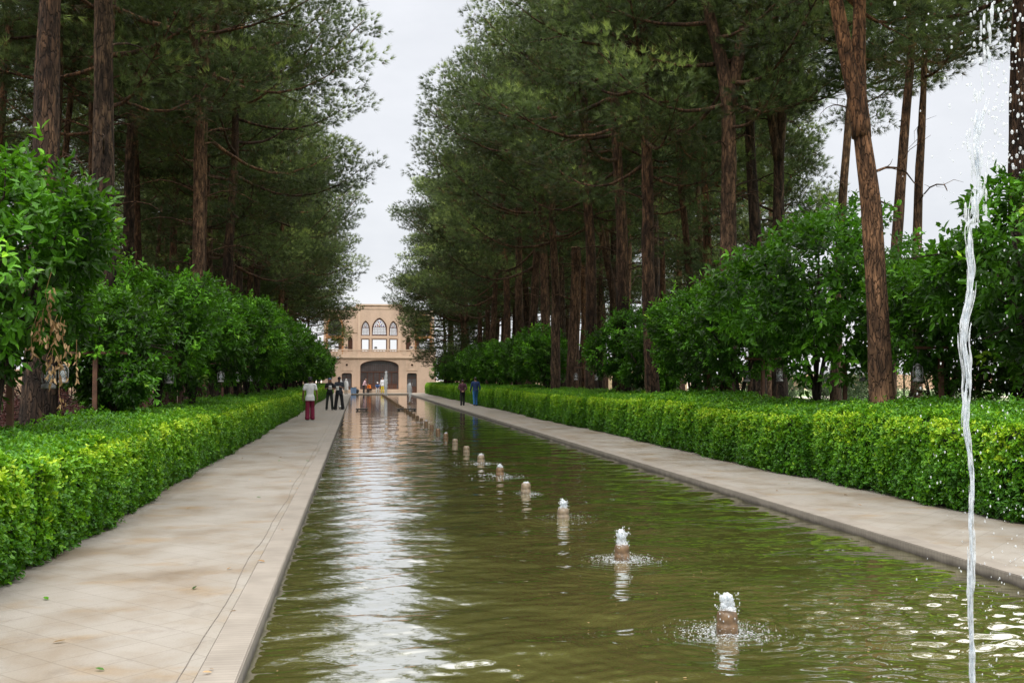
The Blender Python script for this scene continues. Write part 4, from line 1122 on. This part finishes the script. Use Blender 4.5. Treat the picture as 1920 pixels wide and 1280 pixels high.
# tubs the couple hold, ball behind the man
M['tub_mark'] = plain('dark_print', (.03,.03,.035), .5)
def tub(loc, label):
    t = thing('drink_tub', label, 'tub', loc)
    Geo().lathe([(0,-.09),(.085,-.09),(.10,-.06),(.075,.06),(.080,.10),(.070,.105),(0,.105)], 20).obj('tub_body', M['white'], t, True)
    Geo().lathe([(.084,.095),(.086,.118),(.03,.125),(0,.125)], 20).obj('lid', M['white'], t, True)
    g = Geo()
    for s in (-1, 1):
        for k in range(2): g.ball((s*.030, -.083+.006*k, .015-.05*k), (.022,.012,.016), 10, 8)
    g.obj('print', M['tub_mark'], t, True)
tub((-1.44, 58.24, 1.19), 'white printed tub held by the woman with blue glasses')
tub((-1.06, 58.19, 1.15), 'white printed tub held by the man in the black cap')
t = thing('ball', 'small black and white ball on the path behind the man in the black cap', 'ball', (-.90, 59.4, 0))
o = Geo().ball((0,0,.11), .11, 20, 14).obj('ball_skin', M['white'], t, True)
g = Geo()
for q in [(0,0,1), (0,-1,.0), (.85,-.3,.3), (-.8,-.4,.35), (.4,-.6,-.6), (-.4,-.7,-.5), (0,1,.1), (.7,.7,.1), (-.7,.7,.2)]:
    v = np.array(q)/np.linalg.norm(q); g.ball(v*.092+np.array([0,0,.11]), .032, 10, 8)
g.obj('patches', M['black'], t, True)
# people by the building
person('man in pale pink shirt and dark trousers stooping beside the door of the building', (.72, 123.2, 0), -PI*.62, 1.72, (.62,.42,.48), (.02,.02,.025), (.02,.02,.02), 'lean', 'long', None, fine=False, lean=.32, hem=.9)
person('person in bright orange top crouching on the ledge before the door', (1.50, 123.72, 0), PI-.8, 1.68, (.80,.20,.015), (.02,.02,.025), (.02,.02,.02), 'sit', 'long', None, fine=False, lean=.55)
person('man in blue shirt, white trousers and white hat sitting on the ledge', (2.30, 123.72, 0), PI, 1.72, (.04,.09,.22), (.60,.58,.55), (.1,.08,.06), 'sit', 'short', 'white_hat', fine=False, lean=.30)
person('person in white shirt and yellow trousers standing before the door behind the jets', (2.86, 123.0, 0), PI*.85, 1.76, (.68,.68,.72), (.60,.48,.03), (.03,.03,.03), 'stand', 'long', None, fine=False)
person('woman wrapped in a long white veil at the end of the left path', (-1.20, 117.2, 0), PI+.4, 1.64, (.40,.40,.43), (.50,.46,.40), (.05,.04,.04), 'stand', 'long', 'veil', fine=False, female=True)
person('second white-veiled woman half hidden behind the standing man in black cap', (-1.85, 119.2, 0), PI-.3, 1.66, (.40,.40,.43), (.40,.36,.30), (.05,.04,.04), 'stand', 'long', 'veil', fine=False, female=True)
t = thing('litter_bin', 'pale blue bin lined with a black bag at the end of the left path', 'bin', (-.42, 120.6, 0))
Geo().lathe([(0,0),(.27,0),(.30,.05),(.33,.62),(.35,.64),(.35,.68),(.31,.68),(.30,.2),(0,.2)], 20).obj('bin_body', M['binblue'], t, True)
Geo().tube([(.35*math.cos(a), .35*math.sin(a), .68+.02*math.sin(5*a)) for a in np.linspace(0, 2*PI, 25)], .035, 8, False, .15).obj('bag_rim', M['black'], t, True)
Geo().ball((.42, .1, .26), (.20,.18,.28), 12, 10).obj('bag', M['black'], t, True)

# ------------------------------------------------------------------ the building
BX, BY = 2.55, 125.0
bld = thing('garden_pavilion', 'two-storey tan mud-plaster building with pointed lattice windows closing the end of the pool', 'building', (BX, BY, 0))
def arch(cx, hw, z0, zs, zt, kind='pointed', n=14):
    pts = [(cx-hw, z0), (cx+hw, z0)]
    for k in range(n+1):
        q = k/n; u = math.sin(q*PI/2)
        if kind == 'pointed': x = 1-u**1.0; zz = (1-(1-u)**1.45)**.66; 
        elif kind == 'flat': x = math.cos(q*PI/2); zz = math.sin(q*PI/2)
        elif kind == 'round': x = max(math.cos(q*PI/2)**.45, 0) if q < 1 else 0; zz = math.sin(q*PI/2)**.6
        pts.append((cx+hw*x, zs+(zt-zs)*zz))
    left = [(2*cx-x, z) for x, z in pts[2:]][::-1][1:]
    return pts+left
def rect(x0, x1, z0, z1): return [(x0, z0), (x1, z0), (x1, z1), (x0, z1)]
def circ(cx, cz, r, n=14): return [(cx+r*math.cos(a), cz+r*math.sin(a)) for a in np.linspace(0, 2*PI, n, endpoint=False)]
def panel(g, outer, holes, y0, y1):
    """flat wall in the xz plane with openings, given thickness from y0 (front) to y1"""
    loops = [outer]+list(holes)
    tr = tessellate_polygon([[Vector((x, z, 0)) for x, z in L] for L in loops])
    P = [p for L in loops for p in L]; n = len(P)
    V = [(x, y0, z) for x, z in P]+[(x, y1, z) for x, z in P]
    T = []
    for (a, b, c) in tr:
        A = (P[b][0]-P[a][0])*(P[c][1]-P[a][1])-(P[b][1]-P[a][1])*(P[c][0]-P[a][0])
        f = (a, b, c) if A > 0 else (a, c, b)
        T.append(f); T.append((f[0]+n, f[2]+n, f[1]+n))
    Q = []; o = 0
    for L in loops:
        m = len(L)
        for k in range(m): Q.append((o+k, o+(k+1) % m, n+o+(k+1) % m, n+o+k))
        o += m
    g.add(V, Q, T)
def ringframe(g, loop, w, y0, y1):
    """a frame following a loop, w wide inwards"""
    c = np.mean(loop, axis=0); L = np.array(loop)
    nx = np.roll(L, -1, 0)-np.roll(L, 1, 0); nrm = np.column_stack([-nx[:, 1], nx[:, 0]]); nrm /= np.linalg.norm(nrm, axis=1)[:, None]+1e-9
    inner = L+nrm*w
    panel(g, [tuple(p) for p in L], [[tuple(p) for p in inner]], y0, y1)
# lower storey
g = Geo()
holes = [arch(0, 2.22, .42, 3.10, 3.82, 'flat'), arch(3.76, .58, .02, 2.0, 2.32, 'round'), arch(-3.76, .58, .02, 2.0, 2.32, 'round'), circ(3.77, 3.25, .13), circ(-3.77, 3.25, .13)]
panel(g, rect(-6.6, 6.6, 0, 4.05), holes, 0, .6)
g.box(-6.6, -6.0, .601, 6.0, 0, 4.05); g.box(6.0, 6.6, .601, 6.0, 0, 4.05)
g.obj('lower_wall', M['plaster'], bld)
Geo().box(-5.99, 5.99, 1.6, 5.9, .0, 3.9).obj('interior_wall', M['brown'], bld)
g = Geo(); g.box(-6.75, 6.75, -.14, 6.05, 4.052, 4.22); g.obj('cornice', M['plaster_pale'], bld)
# raised borders round the door and the side niches
g = Geo()
def band(x0, x1, z0, z1, w=.09, d=.05): 
    g.box(x0, x0+w, -d, -.002, z0, z1); g.box(x1-w, x1, -d, -.002, z0, z1); g.box(x0+w+.001, x1-w-.001, -d, -.002, z1-w, z1)
band(-2.5, 2.5, .45, 4.0); band(3.12, 4.40, 2.55, 3.98, .06); band(-4.40, -3.12, 2.55, 3.98, .06)
for s in (-1, 1): panel(g, arch(s*3.76, .56, 2.6, 3.1, 3.86), [arch(s*3.76, .50, 2.66, 3.1, 3.78)], -.045, -.002)
g.obj('moulding', M['plaster_pale'], bld)
g = Geo(); g.box(-4.3, 3.1, -1.1, -.15, 0, .40); g.obj('stone_ledge', M['plaster_pale'], bld)
g = Geo(); g.box(-2.6, 2.6, -.149, -.003, 0, .38); g.obj('door_sill', M['plaster_pale'], bld)
# great lattice door
dr = Geo(); ringframe(dr, arch(0, 2.215, .425, 3.10, 3.815, 'flat'), .10, .22, .34)
for x in np.linspace(-2.1, 2.1, 7)[1:-1]: dr.box(x-.05, x+.05, .215, .335, .43, 2.42)
for z, h in ((2.40, .09), (1.05, .06)): dr.box(-2.12, 2.12, .205, .325, z, z+h)
do = dr.obj('great_door', M['brown'], bld)
g = Geo(); 
for x in np.arange(-2.0, 2.01, .235): g.box(x-.012, x+.012, .245, .265, 1.1, 3.4)
for z in np.arange(1.35, 3.4, .26): g.box(-2.12, 2.12, .240, .262, z-.012, z+.012)
g.obj('lattice', M['brown'], do)
g = Geo(); panel(g, arch(0, 2.21, .43, 3.10, 3.81, 'flat'), [], .30, .31); g.obj('pane', M['darkpane'], do)
g = Geo(); 
for k in range(6): g.box(-2.0+.70*k, -1.50+.70*k, .225, .299, .50, 1.0)
g.obj('lower_panel', M['brown'], do)
for s in (-1, 1):
    g = Geo(); ringframe(g, arch(s*3.76, .575, .025, 2.0, 2.315, 'round'), .07, .2, .32); d2 = g.obj('side_door', M['brown'], bld)
    g = Geo(); panel(g, arch(s*3.76, .57, .03, 2.0, 2.31, 'round'), [], .28, .29); g.obj('pane', M['darkpane'], d2)
    g = Geo(); g.box(s*3.76-.5, s*3.76+.5, .22, .279, .08, .75); g.box(s*3.76-.03, s*3.76+.03, .21, .278, .78, 2.25); g.box(s*3.76-.5, s*3.76+.5, .215, .277, 1.75, 1.81); g.obj('lower_panel', M['brown'], d2)
    Geo().lathe([(.13,0),(.15,.02),(.15,.04)], 16).obj('roundel', M['plaster_pale'], bld).location = (s*3.77, -.03, 3.25)
for o in [o for o in bld.children if o.name.startswith('roundel')]: o.rotation_euler = (R(90), 0, 0)
# balustrade: plinth, pierced panels, rail, posts
g = Geo(); g.box(-6.5, 6.5, -.10, .12, 4.222, 4.44); g.box(-6.55, 6.55, -.14, .16, 4.95, 5.06)
for x in (-6.4, -4.6, -2.9, 2.9, 4.6, 6.4): g.box(x-.16, x+.16, -.115, .135, 4.441, 4.949)
g.obj('balustrade_rail', M['plaster_pale'], bld)
g = Geo()
xs_ = [-6.24, -4.76, -4.44, -3.06, -2.74, 2.74, 3.06, 4.44, 4.76, 6.24]
for a, b in zip(xs_[::2], xs_[1::2]):
    n = max(2, int(round((b-a)/.34))); w = (b-a)/n; hs = []
    for k in range(n):
        c = a+w*(k+.5)
        hs.append([(c-.135, 4.925), (c-.11, 4.80), (c, 4.74), (c+.11, 4.80), (c+.135, 4.925)])
        hs.append([(c, 4.48), (c+.07, 4.58), (c, 4.68), (c-.07, 4.58)])
        if k < n-1: hs.append([(c+w/2, 4.62), (c+w/2+.06, 4.71), (c+w/2, 4.80), (c+w/2-.06, 4.71)])
    panel(g, rect(a+.002, b-.002, 4.442, 4.948), hs, -.04, .06)
g.obj('balustrade_panel', M['plaster_pale'], bld)
# upper storey, set back on the terrace
UY, UB = 1.4, 5.4
Geo().box(-6.5, 6.5, .20, 6.0, 4.10, 4.225).obj('terrace_floor', M['plaster'], bld)
rects = [(-.87*1.02, .87*1.02), (-2.16+.03, -1.16), (1.16, 2.13)]
def uppers():
    h = [rect(a, b, 4.9, 6.32) for a, b in rects]
    h += [arch(0, .88, 6.70, 7.75, 8.82), arch(-1.62, .50, 6.70, 7.65, 8.46), arch(1.62, .50, 6.70, 7.65, 8.46)]
    return h
g = Geo(); panel(g, rect(-2.52, 2.52, 4.227, 10.25), uppers(), UY, UY+.5); g.obj('upper_wall', M['plaster'], bld)
g = Geo(); panel(g, rect(-2.52, 2.52, 4.227, 10.25), [rect(-2.2, 2.2, 4.9, 9.2)], UB, UB+.4)
g.box(-2.52, -2.2, UY+.502, UB-.002, 4.227, 10.25); g.box(2.2, 2.52, UY+.502, UB-.002, 4.227, 10.25); g.obj('upper_rear_wall', M['plaster'], bld)
Geo().box(-2.19, 2.19, UY+.51, UB-.01, 9.8, 10.2).obj('ceiling', M['plaster'], bld)
g = Geo(); g.box(-2.75, 2.75, UY-.10, UB+.5, 10.252, 10.42); g.obj('parapet', M['plaster_pale'], bld)
g = Geo()
for s in (-1, 1):
    g.box(s*2.36-.12, s*2.36+.12, UY-.08, UY-.003, 4.23, 10.0); g.box(s*1.02-.07, s*1.02+.07, UY-.05, UY-.003, 4.23, 6.40)
    g.box(s*2.36-.10, s*2.36+.10, UY-.083, UY-.081, 10.0, 10.24)
g.box(-2.2, 2.2, UY-.045, UY-.003, 9.85, 10.0); g.box(-2.2, 2.2, UY-.03, UY-.003, 6.42, 6.58)
g.obj('pilaster', M['plaster_pale'], bld)
for a, b in rects:
    g = Geo(); w = .11
    g.box(a+.002, a+w, UY+.10, UY+.32, 4.905, 6.315); g.box(b-w, b-.002, UY+.10, UY+.32, 4.905, 6.315); g.box(a+w+.001, b-w-.001, UY+.10, UY+.32, 6.24, 6.315)
    g.obj('opening_frame', M['brown'], bld)
stain = [plain('stained_red', (.45,.08,.06), .2), plain('stained_blue', (.10,.10,.45), .2), plain('stained_amber', (.55,.25,.05), .2)]
for cx, hw, zs, zt in ((0, .878, 7.75, 8.815), (-1.62, .498, 7.65, 8.455), (1.62, .498, 7.65, 8.455)):
    L = arch(cx, hw, 6.705, zs, zt)
    g = Geo(); ringframe(g, L, .17 if cx == 0 else .14, UY+.08, UY+.30); w = g.obj('arched_window', M['brown'], bld)
    iw = hw-.13
    g = Geo()
    st = .175 if cx == 0 else .155
    for x in np.arange(cx-iw+st, cx+iw-.02, st): g.box(x-.014, x+.014, UY+.16, UY+.20, 6.82, zs-.0)
    for z in np.arange(6.82+st, zs+.01, st): g.box(cx-iw, cx+iw, UY+.155, UY+.198, z-.014, z+.014)
    # pointed tracery in the head of the window
    def bar(p, q, r=.022): g.tube([(p[0], UY+.18, p[1]), (q[0], UY+.18, q[1])], r, 6)
    hz_ = zt-zs-.16
    for k in (.35, .7, 1.0):
        bar((cx-iw*k, zs), (cx, zs+hz_*k)); bar((cx+iw*k, zs), (cx, zs+hz_*k))
    bar((cx-iw*.5, zs+hz_*.5), (cx, zs)); bar((cx+iw*.5, zs+hz_*.5), (cx, zs)); bar((cx-iw, zs), (cx+iw, zs), .026)
    g.obj('tracery', M['brown'], w)
    g = Geo(); panel(g, arch(cx, hw-.02, 6.72, zs, zt-.03), [], UY+.21, UY+.22); g.obj('pane', mat_glass('window_glass', (.85,.87,.9), .12), w)
    for k, (px, pz) in enumerate(((-.3,.18), (.3,.18), (0,.42), (-.62,.12), (.62,.12), (0,.12), (-.18,.62), (.18,.62))):
        if abs(px)*iw > iw*(1-pz)*.85: continue
        c_ = (cx+px*iw, zs+pz*hz_); r_ = .10*iw/.75
        g = Geo(); panel(g, [(c_[0], c_[1]-r_), (c_[0]+r_*.8, c_[1]), (c_[0], c_[1]+r_), (c_[0]-r_*.8, c_[1])], [], UY+.195, UY+.207); g.obj('stained_glass', stain[k % 3], w)
# recessed flanks with louvred niche windows
for s in (-1, 1):
    g = Geo(); panel(g, rect(*sorted((s*2.523, s*4.15)), 4.227, 9.95), [arch(s*3.39, .28, 4.9, 6.1, 6.66)], UY+.05, UY+.55)
    g.box(*sorted((s*3.9, s*4.148)), UY+.552, UB, 4.227, 9.95); g.obj('flank_wall', M['plaster'], bld)
    g = Geo(); panel(g, arch(s*3.39, .52, 4.3, 6.2, 7.02), [arch(s*3.39, .42, 4.31, 6.2, 6.88)], UY-.01, UY+.047)
    g.box(*sorted((s*2.62, s*4.1)), UY-.02, UY+.046, 7.06, 7.16)
    panel(g, arch(s*3.39, .74, 7.2, 9.0, 9.62), [arch(s*3.39, .66, 7.25, 9.0, 9.52)], UY+.0, UY+.046)
    g.obj('moulding', M['plaster_pale'], bld)
    g = Geo(); panel(g, arch(s*3.39, .275, 4.905, 6.1, 6.65), [], UY+.24, UY+.26)
    for z in np.arange(4.98, 6.3, .13): g.box(s*3.39-.24, s*3.39+.24, UY+.20, UY+.239, z, z+.05)
    g.obj('louvred_shutter', M['brown'], bld)
    Geo().box(*sorted((s*2.53, s*4.2)), UY-.05, UB+.4, 9.952, 10.10).obj('parapet', M['plaster_pale'], bld)
    # wings with an orange brick arch over a square portal
    c_ = s*5.2
    g = Geo(); panel(g, rect(*sorted((s*4.152, s*6.5)), 4.227, 9.6), [rect(c_-.80, c_+.80, 4.9, 6.38), arch(c_, .80, 6.75, 7.9, 9.0)], UY+.9, UY+1.4)
    g.box(*sorted((s*6.25, s*6.5)), UY+1.402, UB, 4.227, 9.6); g.obj('wing_wall', M['plaster'], bld)
    g = Geo(); panel(g, arch(c_, 1.02, 6.5, 7.9, 9.3), [arch(c_, .81, 6.72, 7.9, 9.02)], UY+.82, UY+.897)
    g.box(c_-1.0, c_+1.0, UY+.80, UY+.895, 6.40, 6.49); g.box(c_-1.0, c_-.82, UY+.80, UY+.895, 4.23, 6.399); g.box(c_+.82, c_+1.0, UY+.80, UY+.895, 4.23, 6.399); g.obj('brick_border', M['brick'], bld)
    g = Geo(); g.box(c_-.798, c_-.42, UY+1.0, UY+1.3, 4.9, 6.37) if s > 0 else g.box(c_+.42, c_+.798, UY+1.0, UY+1.3, 4.9, 6.37)
    g.box(c_-.41, c_+.41, UY+1.0, UY+1.3, 6.08, 6.37); g.obj('opening_frame', M['brown'], bld)
    g = Geo(); panel(g, arch(c_, .79, 6.76, 7.9, 8.99), [], UY+1.2, UY+1.22); g.obj('pane', M['darkpane'], bld)
    Geo().box(*sorted((s*4.2, s*6.6)), UY+.8, UB+.4, 9.602, 9.78).obj('parapet', M['plaster_pale'], bld)
# floodlights on the balustrade, camera on the wall
def flood(x, label, mat, s=1.0):
    t = thing('floodlight', label, 'floodlight', (BX+x, BY+.02, 5.06), 0, None, s)
    Geo().box(-.20, .20, -.06, .09, .12, .42).obj('lamp_body', mat, t); Geo().box(-.17, .17, -.066, -.061, .15, .39).obj('lamp_face', M['darkpane'], t)
    g = Geo(); g.tube([(-.21,0,.26),(-.21,0,.02),(.21,0,.02),(.21,0,.26)], .015, 6); g.obj('bracket', mat, t)
flood(-4.92, 'pale floodlight at the left end of the balustrade', M['steel'], .9)
flood(-3.83, 'low black floodlight on the left part of the balustrade', M['black'], .7)
flood(-.45, 'grey floodlight on the balustrade before the central opening', M['steel'], .75)
flood(3.68, 'white floodlight on the right part of the balustrade', M['white'], .9)
flood(4.55, 'grey floodlight at the right end of the balustrade', M['steel'], 1.0)
t = thing('wall_lamp', 'round white lamp fixed under the balustrade at the left', 'lamp', (BX-4.78, BY-.14, 4.12))
Geo().ball((0,-.12,-.05), (.14,.12,.16), 14, 10).obj('lamp_globe', M['white'], t, True); Geo().tube([(0,.0,.03),(0,-.1,.06)], .03, 8).obj('lamp_arm', M['black'], t)

# ------------------------------------------------------------------ world, sun, camera
w = bpy.data.worlds.new("World"); scene.world = w; w.use_nodes = True
nt = w.node_tree; bg = nt.nodes['Background']
SUN_EL, SUN_AZ = R(58), R(200)
sky = N(nt, 'TexSky', sky_type='NISHITA'); sky.sun_disc = False; sky.sun_elevation = SUN_EL; sky.sun_rotation = SUN_AZ
tc = N(nt, 'TexCoord'); sp = N(nt, 'SeparateXYZ'); nt.links.new(tc.outputs['Generated'], sp.inputs[0])
BR = 10.0
grad = ramp(nt, sp.outputs['Z'], [(0.0, (.97*BR,.97*BR,.98*BR)), (.12, (.90*BR,.92*BR,.96*BR)), (.36, (.90*BR,.92*BR,.97*BR)), (.56, (3.2*BR,3.12*BR,2.98*BR)), (1.0, (5.0*BR,4.9*BR,4.78*BR))])
mp = N(nt, 'Mapping'); mp.inputs['Scale'].default_value = (2.2, 2.2, 5.5); nt.links.new(tc.outputs['Generated'], mp.inputs[0])
cl = noise(nt, mp.outputs[0], 2.2, 6, .55)
cf = ramp(nt, cl, [(.32, (.88,.89,.91)), (.5, (.97,.975,.98)), (.68, (1.05,1.05,1.05))])
cc = mixc(nt, 1.0, grad, cf, 'MULTIPLY')
fin = mixc(nt, .94, sky.outputs[0], cc)
nt.links.new(fin, bg.inputs[0]); bg.inputs[1].default_value = .1
sl = bpy.data.lights.new('sun', 'SUN'); sl.energy = 2.0; sl.angle = R(18); sl.color = (1, .96, .90)
so = bpy.data.objects.new('sun', sl); col.objects.link(so)
d = Vector((math.sin(SUN_AZ)*math.cos(SUN_EL), math.cos(SUN_AZ)*math.cos(SUN_EL), math.sin(SUN_EL)))
so.rotation_euler = d.to_track_quat('Z', 'Y').to_euler()
cam = bpy.data.cameras.new('camera'); cam.lens = 37.5; cam.sensor_width = 36; cam.clip_end = 2000; cam.clip_start = .1
co = bpy.data.objects.new('camera', cam); col.objects.link(co)
co.location = (0, 0, 1.7); co.rotation_euler = (R(90+1.976), 0, R(-8.245))
scene.camera = co
scene.render.engine = 'CYCLES'
scene.view_settings.view_transform = 'Standard'; scene.view_settings.look = 'None'; scene.view_settings.exposure = 0
scene.cycles.max_bounces = 6; scene.cycles.diffuse_bounces = 3; scene.cycles.glossy_bounces = 3; scene.cycles.transmission_bounces = 5; scene.cycles.transparent_max_bounces = 16
scene.cycles.caustics_reflective = False; scene.cycles.caustics_refractive = False
scene.cycles.sample_clamp_indirect = 6
